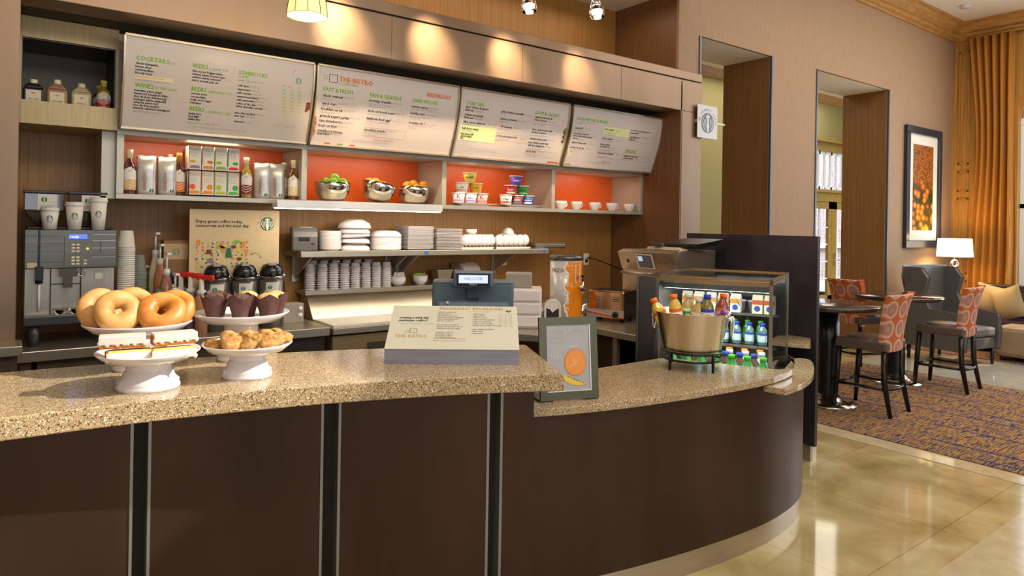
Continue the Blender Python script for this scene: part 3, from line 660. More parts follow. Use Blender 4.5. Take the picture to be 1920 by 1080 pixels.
# ------------------------------------------------------------------ steel portal round the service alcove
pt = thing('steel_portal', 'brushed bronze steel fascia and columns framing the service counter', 'portal', (0, 4.05, 0))
M().box(-2.5, 5.29, 0, .22, 2.69, 2.975).build('fascia', bronze, pt, bev=.004)
M().box(-2.5, 5.29, 0, .22, 2.985, 3.06).build('top_rail', bronze, pt, bev=.004)
M().box(-2.5, 5.28, .015, .2, 2.973, 2.987).build('shadow_gap', black, pt)
M().box(5.005, 5.29, 0, .046, 0, 2.689).build('column', bronze, pt, bev=.004)
M().box(-.9, .065, 0, .2, 0, 2.689).build('column', bronze, pt, bev=.004)
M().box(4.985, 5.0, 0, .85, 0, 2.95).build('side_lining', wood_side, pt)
M().box(-2.5, 4.98, .21, .5, 2.69, 2.72).build('soffit', mat('soffit_dark', '2e2a26', .6), pt)
for x in (2.04, 3.13, 4.20, 5.0): M().box(x-.001, x+.001, -.001, .01, 2.69, 2.975).build('seam', black, pt)
# ------------------------------------------------------------------ wall cabinet with the niches
wc = thing('wall_shelf_unit', 'pale laminate wall shelf unit with four orange-backed niches under the menu boards', 'shelf unit', (0, 4.5, 0))
f = M(); f.box(.53, 4.99, 0, .40, 1.728, 1.757); f.box(.53, 4.99, 0, .40, 2.10, 2.132)
f.build('shelf_board', shelfm, wc, bev=.001)
for x in (.53, 1.614, 2.717, 3.826, 4.955): M().box(x, x+.037, 0, .40, 1.758, 2.099).build('divider', shelfm, wc, bev=.001)
for x0, x1 in ((.567, 1.614), (1.651, 2.717), (2.754, 3.826), (3.863, 4.955)): M().box(x0, x1, .385, .40, 1.757, 2.10).build('back_panel', orangep, wc)
M().box(.53, 4.99, .0, .4, 2.132, 2.68).build('upper_carcass', shelfm, wc)
lu = thing('corner_cupboard', 'small open cupboard with black interior beside the cocktails menu board', 'cupboard', (0, 4.45, 0))
f = M(); f.box(.075, .527, 0, .46, 2.575, 2.688); f.box(.075, .527, 0, .46, 2.115, 2.24); f.box(.066, .078, 0, .46, 2.115, 2.688)
f.box(.512, .527, .0, .46, 2.24, 2.575); f.build('carcass', noisemat('cupboard_laminate', [(.3, 'a8946a'), (.7, 'b8a57c')], (40, 40, 2), 2, .35, .2), lu, bev=.001)
M().box(.078, .512, .40, .41, 2.24, 2.575).build('back_panel', mat('cupboard_dark', '3a3620', .4), lu)
iv = M(); iv.box(.078, .083, .01, .40, 2.24, 2.575); iv.box(.507, .512, .01, .40, 2.24, 2.575); iv.box(.083, .507, .01, .40, 2.569, 2.575); iv.build('lining', mat('cupboard_lining', '11100c', .3), lu)
M().box(.46, .529, .1, .45, 1.728, 2.114).build('side_panel', shelfm, lu)
# shelf light strip under the second niche
sl = thing('strip_light', 'slim white strip light under the fruit bowl niche', 'light', (1.416, 4.385, 1.70))
M().box(0, 1.24, 0, .1, 0, .05).build('housing', mat('strip_white', 'e6e4e0', .3, .2), sl, bev=.004)
M().box(.01, 1.23, .012, .09, -.006, 0).build('diffuser', mat('strip_glow', 'fff0dd', .5, emit=6), sl)
# ------------------------------------------------------------------ menu boards
X0b = {1: .535, 2: 1.628, 3: 2.73, 4: 3.856}
def bfn(b):
    def fn(u, v, off=0):
        s = v/.49; a = s*pi/2; y = 4.40-.13*sin(max(min(a, pi/2), 0)); return Vector((X0b[b]+u, y-off, 2.135+v))
    return fn
IM = {'K': (0, .0005, 1), 'G': (1, .0014, 1), 'g': (1, .0003, 1), 'O': (2, .0016, 1), 'o': (2, 0, 1), 's': (3, 0, 1)}
info = {1: ('white menu board headed COCKTAILS, WINES and BEERS, leftmost of the four'), 2: ('white menu board with an orange BREAKFAST heading at its right, second from the left'), 3: ('white menu board headed STARTERS and SOUP & SALADS'), 4: ('white menu board headed SANDWICHES & MORE, rightmost of the four')}
for b in (1, 2, 3, 4):
    fn = bfn(b); Wd = {1: 1.068, 2: 1.08, 3: 1.083, 4: 1.125}[b]
    t = thing('menu_board', info[b], 'menu board', (X0b[b], 4.4, 2.13), 0, 'menu boards over the niches')
    inv = lambda p: p-Vector((X0b[b], 4.4, 2.13))
    F2 = lambda u, v, off=0, fn=fn: fn(u, v, off)-Vector((X0b[b], 4.4, 2.13))
    mb = M(); N = 12
    for i in range(N):
        v0, v1 = .49*i/N, .49*(i+1)/N
        mb.add([F2(0, v0), F2(Wd, v0), F2(Wd, v1), F2(0, v1), F2(0, v0, -.02), F2(Wd, v0, -.02), F2(Wd, v1, -.02), F2(0, v1, -.02)], [(0, 1, 2, 3), (4, 7, 6, 5), (0, 3, 7, 4), (1, 5, 6, 2)])
    mb.build('board', board_w, t)
    fm = M(); w = .012
    for (u0, u1, v0, v1) in ((0, Wd, -.012, 0), (0, Wd, .49, .502)):
        fm.add([F2(u0, v0, .012), F2(u1, v0, .012), F2(u1, v1, .012), F2(u0, v1, .012), F2(u0, v0, -.022), F2(u1, v0, -.022), F2(u1, v1, -.022), F2(u0, v1, -.022)], [(0, 1, 2, 3), (4, 7, 6, 5), (0, 4, 5, 1), (3, 2, 6, 7), (0, 3, 7, 4), (1, 5, 6, 2)])
    for u0 in (-.006, Wd-.004):
        for i in range(N):
            v0, v1 = .49*i/N, .49*(i+1)/N; u1 = u0+.01
            fm.add([F2(u0, v0, .010), F2(u1, v0, .010), F2(u1, v1, .010), F2(u0, v1, .010), F2(u0, v0, -.02), F2(u1, v0, -.02), F2(u1, v1, -.02), F2(u0, v1, -.02)], [(0, 1, 2, 3), (4, 7, 6, 5), (0, 3, 7, 4), (1, 5, 6, 2)])
    fm.build('frame', mat('menu_frame', 'b9a98f', .3, .7), t)
    back = M()
    for i in range(N):
        v0, v1 = .49*i/N, .49*(i+1)/N
    tx = M()
    for k, h, s, u, v in BOARD_TEXT[b]:
        mi, bo, _ = IM[k]; 
        for c_, piece in enumerate([s]): letters(tx, piece, h*1.15, F2, u, v, mi, .002, bold=bo, sx=.92)
    tx.build('lettering', [ink, inkg, inko, inks], t)
    gx = M(); pic = [mat('menu_pale_yellow', 'd5dca0', .6), mat('menu_outline', 'c79a72', .6), mat('menu_cup', 'cdbfae', .6), mat('menu_coffee', '7a3a22', .6), green, white, mat('menu_tomato', 'c9452a', .6), mat('menu_leaf', '5d8a2e', .6), inkg, ink, mat('menu_cream', 'e3d3ad', .6), inko]
    def rect(u0, u1, v0, v1, m, off=.001): gx.flat([(u0, v0), (u1, v0), (u1, v1), (u0, v1)], F2, off, m)
    def outline(u0, u1, v0, v1, m, w=.0015):
        for a in ((u0, u1, v0, v0+w), (u0, u1, v1-w, v1), (u0, u0+w, v0, v1), (u1-w, u1, v0, v1)): rect(*a, m, .0015)
    if b == 1:
        gx.flat([(.86, .265), (1.03, .25), (1.02, .19), (.99, .14), (.95, .118), (.92, .118), (.885, .15), (.865, .2)], F2, .0008, 2)
        gx.flat([(1.035, .247), (1.062, .25), (1.062, .21), (1.04, .185), (1.03, .19)], F2, .001, 3)
        emblem(gx, F2, .972, .371, .019, 4, 5, .0015); rect(.055, .25, .264, .285, 10); band(gx, F2, [(.93, .41), (.95, .445)], .004, 1, .001)
    if b == 2:
        outline(.041, .066, .409, .434, 8, .003); outline(.078, .135, .394, .447, 9, .003); outline(.36, .685, .075, .135, 11, .002)
        for k in range(7): gx.ball(F2(.01+.004*(k % 3), .165-.017*k, 0), .010, .002, .012, [6, 7][k % 3 == 1], 10, 6)
        for k in range(3): rect(.1+.09*k, .14+.09*k, .002, .01, [6, 7, 6][k])
    if b == 3:
        rect(.03, .365, .115, .225, 0); outline(.36, .69, .138, .195, 11); outline(.71, 1.03, .305, .36, 11); outline(.685, 1.03, .045, .092, 11)
        for k in range(9): gx.ball(F2(1.065-.004*(k % 3), .29-.013*k, 0), .014, .002, .012, [7, 6, 9][k % 3], 10, 6)
        gx.ball(F2(.41, .25), .013, .003, .008, 6, 10, 6); rect(.95, 1.07, .004, .016, 6)
    if b == 4:
        rect(.38, .70, .285, .356, 0); outline(.354, .695, .086, .141, 11); outline(.69, 1.045, .088, .132, 11); outline(.704, 1.049, .255, .304, 11)
        for k in range(4): rect(.0+.01*k, .02+.012*k, .14-.02*k, .155-.02*k, 10)
        rect(.02, .09, .004, .012, 7)
    gx.build('printed_picture', pic, t)
# ------------------------------------------------------------------ customer counters
def yf(x): return 2.307-.009*x-.146*x*x
def yb(x): return 2.98-.05*x-.121*x*x
xs = [-1.3+i*.0743*1 for i in range(40)]; xs = [x for x in xs if x < 1.66]+[1.671]
front = [(x, yf(x)) for x in xs]; front[-1] = (1.671, 1.878)
backp = [(x, yb(x)) for x in [-1.3+i*.1 for i in range(32)]]+[(1.927, 2.436)]
tag(M().prism(front+backp[::-1], 1.003, 1.067).build('bar_countertop', stone, bev=.004), 'thick speckled quartz countertop of the tall left-hand bar', 'countertop')
cb = thing('bar_counter', 'tall bar counter clad in dark bronze panels with pale metal strips', 'counter')
pf = lambda x: yf(x)+.2
def curvepanel(x0, x1, off, th, z0, z1, n=10, f=pf):
    m_ = M(); p = [(x0+(x1-x0)*i/n) for i in range(n+1)]
    return m_.prism([(x, f(x)+off) for x in p]+[(x, f(x)+off+th) for x in p[::-1]], z0, z1)
segs = [(-1.3, -.28), (-.20, .344), (.404, .936), (1.004, 1.520)]
for a, b in segs: curvepanel(a, b, 0, .03, .1, 1.0).build('front_panel', darkpanel, cb)
ep = M().prism([(1.577, pf(1.577)), (1.69, pf(1.69)), (1.93, 2.60), (1.90, 2.62), (1.66, pf(1.66)+.05), (1.577, pf(1.577)+.03)], .1, 1.0); ep.build('end_panel', darkpanel, cb)
for a, b in ((-.28, -.20), (.344, .404), (.936, 1.004), (1.52, 1.577)):
    curvepanel(a-.02, b+.02, .035, .03, .1, 1.0, 3).build('reveal', mat('reveal_black', '15100c', .35, .4), cb)
    for q in (a, b-.009): curvepanel(q, q+.009, -.004, .04, .1, 1.0, 1).build('metal_strip', mat('strip_metal', '9a9a98', .35, .8), cb)
curvepanel(-1.3, 1.66, .03, .02, 0, .1, 14).build('kick_plate', steel, cb)
M().prism([(-1.3, 2.62), (0, 2.66), (.8, 2.57), (1.75, 2.30), (1.88, 2.56), (.9, 2.74), (0, 2.88), (-1.3, 2.88)], .0, 1.0).build('carcass', mat('carcass_dark', '1b1613', .6), cb)
# low curved counter
A = [(1.70, 2.185), (1.75, 2.158), (1.9, 2.105), (2.06, 2.062), (2.22, 2.028), (2.4, 2.0), (2.56, 1.978), (2.73, 1.96), (2.88, 1.948), (3.02, 1.942), (3.16, 1.945), (3.3, 1.965), (3.415, 1.995)]
tag(M().prism(A+[(3.40, 2.02), (3.345, 2.05), (3.085, 2.592), (1.96, 2.592), (1.74, 2.25)], .826, .86).build('curved_countertop', stone, bev=.004), 'low curved speckled quartz countertop carrying the bucket of juices', 'countertop')
Bp = [(1.715, 2.17), (1.9, 2.125), (2.06, 2.082), (2.22, 2.048), (2.4, 2.018), (2.56, 1.996), (2.73, 1.978), (2.88, 1.966), (3.02, 1.96), (3.16, 1.962), (3.3, 1.975), (3.45, 2.0), (3.6, 2.045), (3.75, 2.118), (3.9, 2.213), (4.03, 2.32), (4.14, 2.45), (4.22, 2.6), (4.27, 2.8)]
def smooth(P, n=4):
    o = []
    for i in range(len(P)-1):
        p0, p1, p2, p3 = P[max(i-1, 0)], P[i], P[i+1], P[min(i+2, len(P)-1)]
        for k in range(n):
            t = k/n; o.append(tuple(.5*((2*p1[j])+(-p0[j]+p2[j])*t+(2*p0[j]-5*p1[j]+4*p2[j]-p3[j])*t*t+(-p0[j]+3*p1[j]-3*p2[j]+p3[j])*t**3) for j in (0, 1)))
    return o+[P[-1]]
def offs(P, d):
    o = []
    for i, p in enumerate(P):
        a, b = P[max(i-1, 0)], P[min(i+1, len(P)-1)]; L = hypot(b[0]-a[0], b[1]-a[1]); o.append((p[0]-(b[1]-a[1])/L*d, p[1]+(b[0]-a[0])/L*d))
    return o
Bs = smooth(Bp)
lc = thing('curved_counter', 'low bowed counter with a dark bronze front and pale kick plate', 'counter')
def shell(P, th, z0, z1, sm_=True):
    m_ = M(); Q = offs(P, th); n = len(P)
    vs = [(x, y, z0) for x, y in P]+[(x, y, z1) for x, y in P]; m_.add(vs, [(i, i+1, i+1+n, i+n) for i in range(n-1)], 0, True)
    vs = [(x, y, z0) for x, y in Q]+[(x, y, z1) for x, y in Q]; m_.add(vs, [(i, i+1, i+1+n, i+n) for i in range(n-1)], 0, True)
    m_.add([(x, y, z1) for x, y in P+Q], [(i, i+1, i+1+n, i+n) for i in range(n-1)]); m_.add([(x, y, z0) for x, y in P+Q], [(i, i+1, i+1+n, i+n) for i in range(n-1)])
    for e in (0, n-1): m_.add([(*P[e], z0), (*Q[e], z0), (*Q[e], z1), (*P[e], z1)], [(0, 1, 2, 3)])
    return m_
n1 = [i for i, p in enumerate(Bs) if p[0] < 3.44][-1]+1
shell(Bs[:n1], .02, .115, .824).build('front_panel', darkpanel, lc); shell(Bs[n1-1:], .02, .115, .79).build('front_panel', darkpanel, lc)
shell(offs(Bs, .012), .02, 0, .115).build('kick_plate', noisemat('kick_metal', [(.3, 'b7ab98'), (.7, 'c6bba9')], (2, 2, 40), 2, .3, .85), lc)
lo = smooth([(3.108, 1.852), (3.3, 1.872), (3.5, 1.932), (3.68, 2.018), (3.84, 2.112), (3.94, 2.192), (3.945, 2.25)])
inn = [(3.90, 2.27), (3.75, 2.175), (3.6, 2.10), (3.45, 2.055), (3.3, 2.03), (3.085, 1.99)]
M().prism([(3.38, 2.035), (3.45, 2.03), (3.6, 2.075), (3.75, 2.15), (3.9, 2.245), (4.02, 2.345), (4.10, 2.43), (4.09, 2.38), (3.36, 2.065)], .762, .789).build('infill_top', stone, lc)
tag(M().prism(lo+inn, .792, .822).build('tray_ledge', stone, bev=.002), 'narrow curved stone tray ledge wrapping the right end of the low counter', 'ledge')
tag(M().prism([(4.13, 2.50), (4.228, 2.345), (4.5, 2.50), (4.5, 3.25), (4.12, 3.12)], .835, .86).build('stone_shelf', stone, bev=.002), 'small stone shelf between the chilled display case and the dark divider panel', 'shelf')
# divider panel
dv = thing('divider_panel', 'dark bronze steel divider panel standing between the counter and the lounge', 'panel', (4.506, 2.46, 0))
M().box(0, .035, 0, 1.12, .11, 1.567).build('panel', divm, dv, bev=.002); M().box(.002, .033, .03, 1.1, 0, .11).build('kick_plate', MT['kick_metal'], dv)
# ------------------------------------------------------------------ working counters inside the alcove
wb = thing('back_worktop_unit', 'stainless steel worktop and cabinets beneath the espresso machine', 'counter', (0, 4.27, 0))
M().box(.075, 1.74, 0, .64, .865, .92).build('worktop', steel, wb, bev=.004)
M().box(.09, .135, .03, .6, .0, .865).build('leg_panel', noisemat('cab_brown', [(.3, '4e4136'), (.7, '5b4d40')], (10, 10, 2), 2, .4, .3), wb)
for x0, x1, mt in ((.16, .46, MT['cab_brown']), (.49, .86, mat('cab_khaki', '7b6f52', .4, .3)), (.88, 1.30, MT['cab_brown']), (1.32, 1.72, mat('cab_dark', '37302a', .4, .3))): M().box(x0, x1, .04, .62, .1, .86).build('cabinet_door', mt, wb, bev=.003)
M().box(.465, .485, .03, .6, .1, .86).build('post', steelv, wb)
sp = thing('sandwich_prep_table', 'stainless steel prep table with sloped lid and white cutting board rail', 'prep table', (1.76, 4.27, 0))
M().box(0, 1.46, 0, .62, .865, .905).build('worktop', steel, sp, bev=.003)
M().box(.01, 1.45, .02, .36, .905, .925).build('cutting_board', mat('cutting_board_white', 'dcd4c8', .4), sp, bev=.003)
ld = M(); ld.add([(.0, .36, .925), (1.45, .36, .925), (1.45, .50, 1.085), (.0, .50, 1.085), (.0, .62, 1.085), (1.45, .62, 1.085), (0, .62, .905), (1.45, .62, .905), (0, .36, .905), (1.45, .36, .905)],
    [(0, 1, 2, 3), (3, 2, 5, 4), (0, 3, 4, 6, 8), (1, 9, 7, 5, 2), (4, 5, 7, 6), (0, 8, 9, 1), (8, 6, 7, 9)]); ld.build('sloped_lid', steel, sp)
M().box(-.03, 1.47, .44, .645, 1.087, 1.118).build('top_ledge', steel, sp, bev=.002)
M().tube([(.66, .375, .95), (.66, .33, .965), (.84, .33, .965), (.84, .375, .95)], .008).build('handle', mirror, sp)
cabk = mat('cab_tan', '8c7a55', .4, .35)
for x0 in (0, .5, 1.0):
    d = M().box(x0+.01, x0+.46, .03, .6, .1, .85).build('door', cabk, sp, bev=.003)
    M().box(x0+.26, x0+.44, .02, .03, .60, .79).build('recess_handle', mat('recess_dark', '3b3a2c', .4), d)
rc = thing('side_worktop_unit', 'stainless steel side worktop holding the tea dispenser, toaster and oven', 'counter', (0, 0, 0))
M().prism([(3.25, 2.87), (3.8, 3.11), (4.47, 3.42), (4.47, 4.90), (3.24, 4.90), (3.24, 4.1), (2.9, 3.9), (2.60, 3.46), (2.75, 3.27), (3.25, 3.32)], .875, .92).build('worktop', steel, rc, bev=.004)
sb = noisemat('side_cab_brown', [(.3, '3f2f28'), (.7, '4d3b32')], (2, 12, 2), 2, .3, .4)
M().box(2.9, 2.95, 3.40, 3.44, 0, .873).box(3.3, 3.33, 3.22, 4.88, 0, .873).build('front_panel', sb, rc); M().box(3.28, 3.31, 3.165, 3.205, 0, .873).build('post', steelv, rc)
M().prism([(3.9, 3.2), (4.4, 3.43), (4.4, 4.8), (3.9, 4.8)], .1, .873).build('shelf_back', mat('shelf_black', '0d0c10', .5), rc); M().prism([(3.3, 2.90), (3.8, 3.14), (3.9, 3.2), (3.9, 3.6), (3.3, 3.6)], .48, .50).build('inner_shelf', sb, rc)
lc2 = thing('end_worktop', 'steel-topped brown counter end below the left steel column', 'counter', (0, 3.86, 0))
M().box(-.9, .088, -.02, .185, .975, 1.02).build('worktop', steel, lc2, bev=.003); M().box(-.9, .07, .01, .185, 0, .975).build('panel', MT['cab_brown'], lc2)
iw = thing('inner_work_counter', 'dark inner work surface behind the tall bar where the till stands', 'counter')
M().prism([(1.0, 2.84), (1.42, 2.74), (1.95, 2.635), (2.35, 2.64), (2.35, 2.98), (1.9, 3.05), (1.0, 3.2)], .70, .74).build('worktop', mat('inner_top', '22262c', .35), iw, bev=.003)
M().prism([(1.02, 2.86), (1.9, 2.68), (2.3, 2.68), (2.3, 2.94), (1.9, 3.0), (1.02, 3.15)], 0, .70).build('carcass', MT['carcass_dark'], iw)
# lower steel wall shelf
ws = thing('wall_shelf', 'stainless steel wall shelf with bracket supports holding the white crockery', 'shelf', (0, 4.55, 0))
M().box(1.638, 3.845, 0, .36, 1.365, 1.405).build('shelf', steel, ws, bev=.003)
for x in (1.72, 2.46, 2.56, 3.5):
    M().add([(x, .03, 1.365), (x, .36, 1.365), (x, .36, 1.19), (x+.012, .03, 1.365), (x+.012, .36, 1.365), (x+.012, .36, 1.19)], [(0, 1, 2), (3, 5, 4), (0, 2, 5, 3), (0, 3, 4, 1), (1, 4, 5, 2)]).box(x-.02, x+.03, .352, .362, 1.17, 1.365).build('bracket', steelv, ws)
for x in (2.60, 3.78): M().box(x, x+.03, -.002, 0, 1.375, 1.4).build('blue_sticker', mat('sticker_blue', '2b63a8', .5), ws)
# ------------------------------------------------------------------ things on the niches
def bottle(name, label, cat, loc, liquid, lab, h=.26, r=.034, cap='e8d9b0', group=None):
    t = thing(name, label, cat, loc, facing(loc[0], loc[1]), group)
    M().lathe([(r*.92, 0), (r, .01), (r, h*.58), (r*.82, h*.66), (r*.42, h*.74), (r*.38, h*.86)], 20).build('bottle', mat('liq_'+liquid, liquid, .06, 0, coat=1, spec=.8), t)
    M().lathe([(r*.44, h*.80), (r*.46, h*.91), (r*.5, h*.915), (r*.5, h), (0, h)], 16).build('cap', mat('cap_'+cap, cap, .5), t)
    fn = lambda a, b, off=0, r=r: Vector(((r+off)*sin(a/r), -(r+off)*cos(a/r), b))
    l = M()
    for i in range(8):
        a0, a1 = -r*1.25+i*r*2.5/8, -r*1.25+(i+1)*r*2.5/8
        t0, t1 = h*.60-abs(a0)*.5, h*.60-abs(a1)*.5
        l.flat([(a0, h*.33), (a1, h*.33), (a1, t1), (a0, t0)], fn, .0008, 0); l.flat([(a0, h*.10), (a1, h*.10), (a1, h*.33), (a0, h*.33)], fn, .0008, 1)
        for k in range(3): z = h*(.14+.06*k); l.flat([(a0, z+abs(a0)*.5), (a1, z+abs(a1)*.5), (a1, z+.004+abs(a1)*.5), (a0, z+.004+abs(a0)*.5)], fn, .0014, 0)
    l.flat([(-.008, h*.52), (0, h*.50), (.008, h*.52), (0, h*.54)], fn, .0016, 2)
    l.build('label', [mat('syrup_label', 'e4e0d8', .6), mat('lab_'+lab, lab, .6), mat('label_gold', 'c39a3a', .5)], t); return t
zN = 1.757
bottle('syrup_bottle', 'violet-brown syrup bottle with a peach chevron label at the left end of the niche', 'bottle', (.612, 4.62, zN), '4a2030', 'd9ab6c', .27, .037)
bottle('syrup_bottle', 'syrup bottle with an orange chevron label between the coffee bags and the tea rack', 'bottle', (.885, 4.63, zN), '5a2c14', 'e07a20', .27, .034, 'cf8a3c')
bottle('syrup_bottle', 'syrup bottle standing half hidden behind the orange-labelled one', 'bottle', (.862, 4.78, zN), '6a3a18', 'b5742c', .27, .034)
bottle('syrup_bottle', 'clear yellow syrup bottle with a maroon label right of the tea rack', 'bottle', (1.288, 4.62, zN), 'a08a3a', '7c3a3a', .27, .037)
bottle('syrup_bottle', 'amber syrup bottle with a cream label at the right end of the niche', 'bottle', (1.585, 4.58, zN), '6b3f14', 'd8c896', .27, .034)
bottle('syrup_bottle', 'amber syrup bottle behind the cream-labelled one at the right end of the niche', 'bottle', (1.565, 4.70, zN), '8a5c1c', 'c9a25c', .26, .034)
foil = noisemat('foil_bag', [(.3, 'aaa7a2'), (.7, 'cfccc6')], (1, 1, 1), 14, .3, .5, bump=.9)
def bag(loc, label):
    t = thing('espresso_bag', label, 'coffee bag', loc, facing(loc[0], loc[1]), 'espresso bags in the first niche')
    w, d, h = .052, .036, .24; vs = []; fs = []; n = 16; K = 9
    for k in range(K):
        s = k/(K-1); q = 1-.9*max(0, (s-.72)/.28)**1.2
        for i in range(n):
            a = 2*pi*i/n; c, s_ = cos(a), sin(a); x = w*math.copysign(abs(c)**.45, c)*(1+.03*sin(5*s+i)); y = d*q*math.copysign(abs(s_)**.6, s_)
            vs.append((x, y, h*s+.003*sin(i*3)))
    for k in range(K-1):
        for i in range(n): fs.append((k*n+i, k*n+(i+1) % n, (k+1)*n+(i+1) % n, (k+1)*n+i))
    fs += [tuple(range(n-1, -1, -1)), tuple(range((K-1)*n, K*n))]
    M().add(vs, fs, 0, True).build('bag', foil, t)
    M().box(-w*1.0, -w*.92, -.012, .012, .02, h*.97).build('side_gusset', mat('gusset_dark', '2c2420', .4), t)
    l = M(); fn = PL((0, -d-.002, 0), (1, 0, 0), (0, 0, 1)); vf = lambda a, b, off=0: fn(-b, a, off)
    letters(l, 'ESPRESSO', .026, vf, .03, .0, 0, .003, bold=.0008); emblem(l, fn, .028, .028, .011, 1, 2, .003, False); l.build('lettering', [mat('bag_copper', 'a8763c', .5), green, white], t)
bag((.703, 4.62, zN), 'silver espresso bag, leftmost of the four'); bag((.815, 4.62, zN), 'silver espresso bag touching the orange-labelled syrup bottle')
bag((1.388, 4.62, zN), 'silver espresso bag right of the maroon-labelled syrup bottle'); bag((1.482, 4.61, zN), 'silver espresso bag, rightmost of the four')
# tea boxes in a wire rack
tr = thing('tea_rack', 'black wire rack holding two rows of tea boxes', 'rack', (1.08, 4.60, zN)); w = M()
for z in (.006, .165): w.tube([(-.16, -.05, z), (.16, -.05, z), (.16, .1, z), (-.16, .1, z)], .003, 6, closed=True)
for x in (-.155, .155): w.tube([(x, -.05, 0), (x, -.05, .17)], .003); w.tube([(x, .1, 0), (x, .1, .3)], .003)
w.build('wire_frame', blackm, tr)
tc_ = ['d8a528', 'd1662a', '9ab53a', '4f9a3a', 'e2621e', 'e78a1c', 'a9c23c', '3aa84a']; sc_ = ['8b78a8', 'd9872a', '8aa544', 'c83030', 'e88a20', 'e88a20', 'b4c840', '4ab84a']
tn = ['lemon yellow', 'rust', 'pale green', 'leaf green', 'coral', 'orange', 'lime', 'emerald']
for k in range(8):
    r_, c_ = divmod(k, 4); x = 1.08+(-1.5+c_)*.077; z = zN+.17 if r_ == 0 else zN+.012
    t = thing('tea_box', 'white tea box with %s artwork, %s row of the wire rack' % (tn[k], ('upper', 'lower')[r_]), 'tea box', (x, 4.612, z), 0, 'tea boxes in the wire rack')
    M().box(-.036, .036, -.035, .06, 0, .148).build('carton', paperw, t, bev=.001)
    l = M(); fn = PL((0, -.035, 0), (1, 0, 0), (0, 0, 1)); letters(l, 'TAZO', .021, fn, 0, .118, 0, .001, True); 
    for q in range(4): l.flat([(-.024, .105-q*.008), (.014+.004*(q % 2), .105-q*.008), (.014+.004*(q % 2), .1065-q*.008), (-.024, .1065-q*.008)], fn, .001, 3)
    disc(l, fn, .012*(1 if k % 2 else -1), .05, .018, 1, .001, 12, .010 if r_ == 0 else .018); l.flat([(-.036, .03), (-.030, .03), (-.030, .148), (-.036, .148)], fn, .0009, 1)
    l.flat([(-.03, .008), (.03, .008), (.03, .018), (.022, .026), (-.022, .026), (-.03, .018)], fn, .0013, 2); l.build('printed_front', [mat('tea_grey', '77716c', .6), mat('tb'+tc_[k], tc_[k], .6), mat('tb'+sc_[k], sc_[k], .6), inks], t)
# corner cupboard bottles
zC = 2.24
def jug(x, col, lab, label, h=.128):
    t = thing('sauce_jug', label, 'jug', (x, 4.56, zC), facing(x, 4.6), 'sauce jugs in the corner cupboard'); w = .048
    M().prism([(-w, -.03), (w, -.03), (w, .03), (-w, .03)], 0, h*.62).prism([(-w, -.03), (w, -.03), (w, .03), (-w, .03)], h*.62, h*.84, top=[(-.022, -.02), (.022, -.02), (.022, .02), (-.022, .02)]).build('body', mat('jug'+col, col, .3), t, bev=.008)
    M().cyl(0, 0, h*.82, h, .019, 16).build('cap', mat('jug_cap', 'efe3c0', .4), t)
    l = M(); fn = PL((0, -.031, 0), (1, 0, 0), (0, 0, 1)); l.flat([(-.034, .008), (.034, .008), (.034, .068), (-.034, .068)], fn, .001, 0); letters(l, lab, .012, fn, 0, .014, 1, .002, True); l.flat([(-.012, .05), (0, .044), (.012, .05), (0, .056)], fn, .002, 2)
    l.build('label', [mat('jug_label', 'e5d9bd', .6), ink, MT['label_gold']], t)
jug(.135, '1f2326', 'MOCHA', 'dark blue-black sauce jug at the left end of the corner cupboard'); jug(.243, '9a7458', 'CARAMEL', 'tan caramel sauce jug second from the left in the corner cupboard', .14); jug(.358, 'b7a678', 'VANILLA', 'pale cream sauce jug left of the pump bottle in the corner cupboard', .135)
bottle('cordial_bottle', 'small cordial bottle with a red and green label in the corner cupboard', 'bottle', (.466, 4.55, zC), '9a8a2a', 'c03a28', .165, .036, 'd8c070')
bottle('cordial_bottle', 'red-necked bottle behind the cordial with the red and green label', 'bottle', (.452, 4.66, zC), '7a2a18', '7f9a30', .15, .03, 'c8b060')
# fruit bowls
def bowl_prof(R, h, r0, th=.003):
    n = 8; o = [(r0, 0)]+[(r0+(R-r0)*sin(pi/2*i/n), h*(1-cos(pi/2*i/n))) for i in range(1, n+1)]; return o+[(R-th, h)]+[(a-th, b+th) for a, b in o[-2::-1]]+[(0, th)]
limem = noisemat('green_apple', [(.3, '6fa01c'), (.7, '9cc832')], (1, 1, 1), 20, .25); orng = noisemat('orange_fruit', [(.3, 'd5881a'), (.7, 'eaa52c')], (1, 1, 1), 200, .4, bump=.3)
spec_b = [((1.894, 4.65), 'steel mixing bowl of green apples under the breakfast menu board', limem, [(-.075, -.03, .12), (-.025, -.065, .112), (.01, .0, .155), (.045, -.06, .115), (.085, -.01, .118), (-.03, .05, .12)], 'green_apple', 'apple', 0),
 ((2.232, 4.65), 'tilted steel mixing bowl holding a few oranges, middle of the three bowls', orng, [(-.02, .0, .135), (.02, .05, .128), (.05, -.01, .108), (-.05, .04, .135)], 'orange', 'orange', .2),
 ((2.55, 4.65), 'steel mixing bowl heaped with oranges, rightmost of the three bowls', orng, [(-.065, -.03, .118), (-.015, -.055, .105), (0, .02, .14), (.045, -.05, .10), (.078, -.01, .128), (-.02, .06, .11)], 'orange', 'orange', 0)]
lb = {0: ['leftmost green apple resting on the bowl rim', 'green apple low at the front left of the apple bowl', 'tall centre green apple on top of the bowl', 'green apple front right of the centre one', 'rightmost green apple in the bowl', 'green apple at the back of the apple bowl'],
 1: ['orange on the left of the tilted bowl', 'orange at the back of the tilted bowl', 'orange low on the right of the tilted bowl', 'orange behind the left one in the tilted bowl'],
 2: ['leftmost orange of the heaped bowl', 'orange low at front left of the heaped bowl', 'orange at the top centre of the heaped bowl', 'small orange low at front right of the heaped bowl', 'rightmost orange with a dark stem dot, heaped bowl', 'orange at the back of the heaped bowl']}
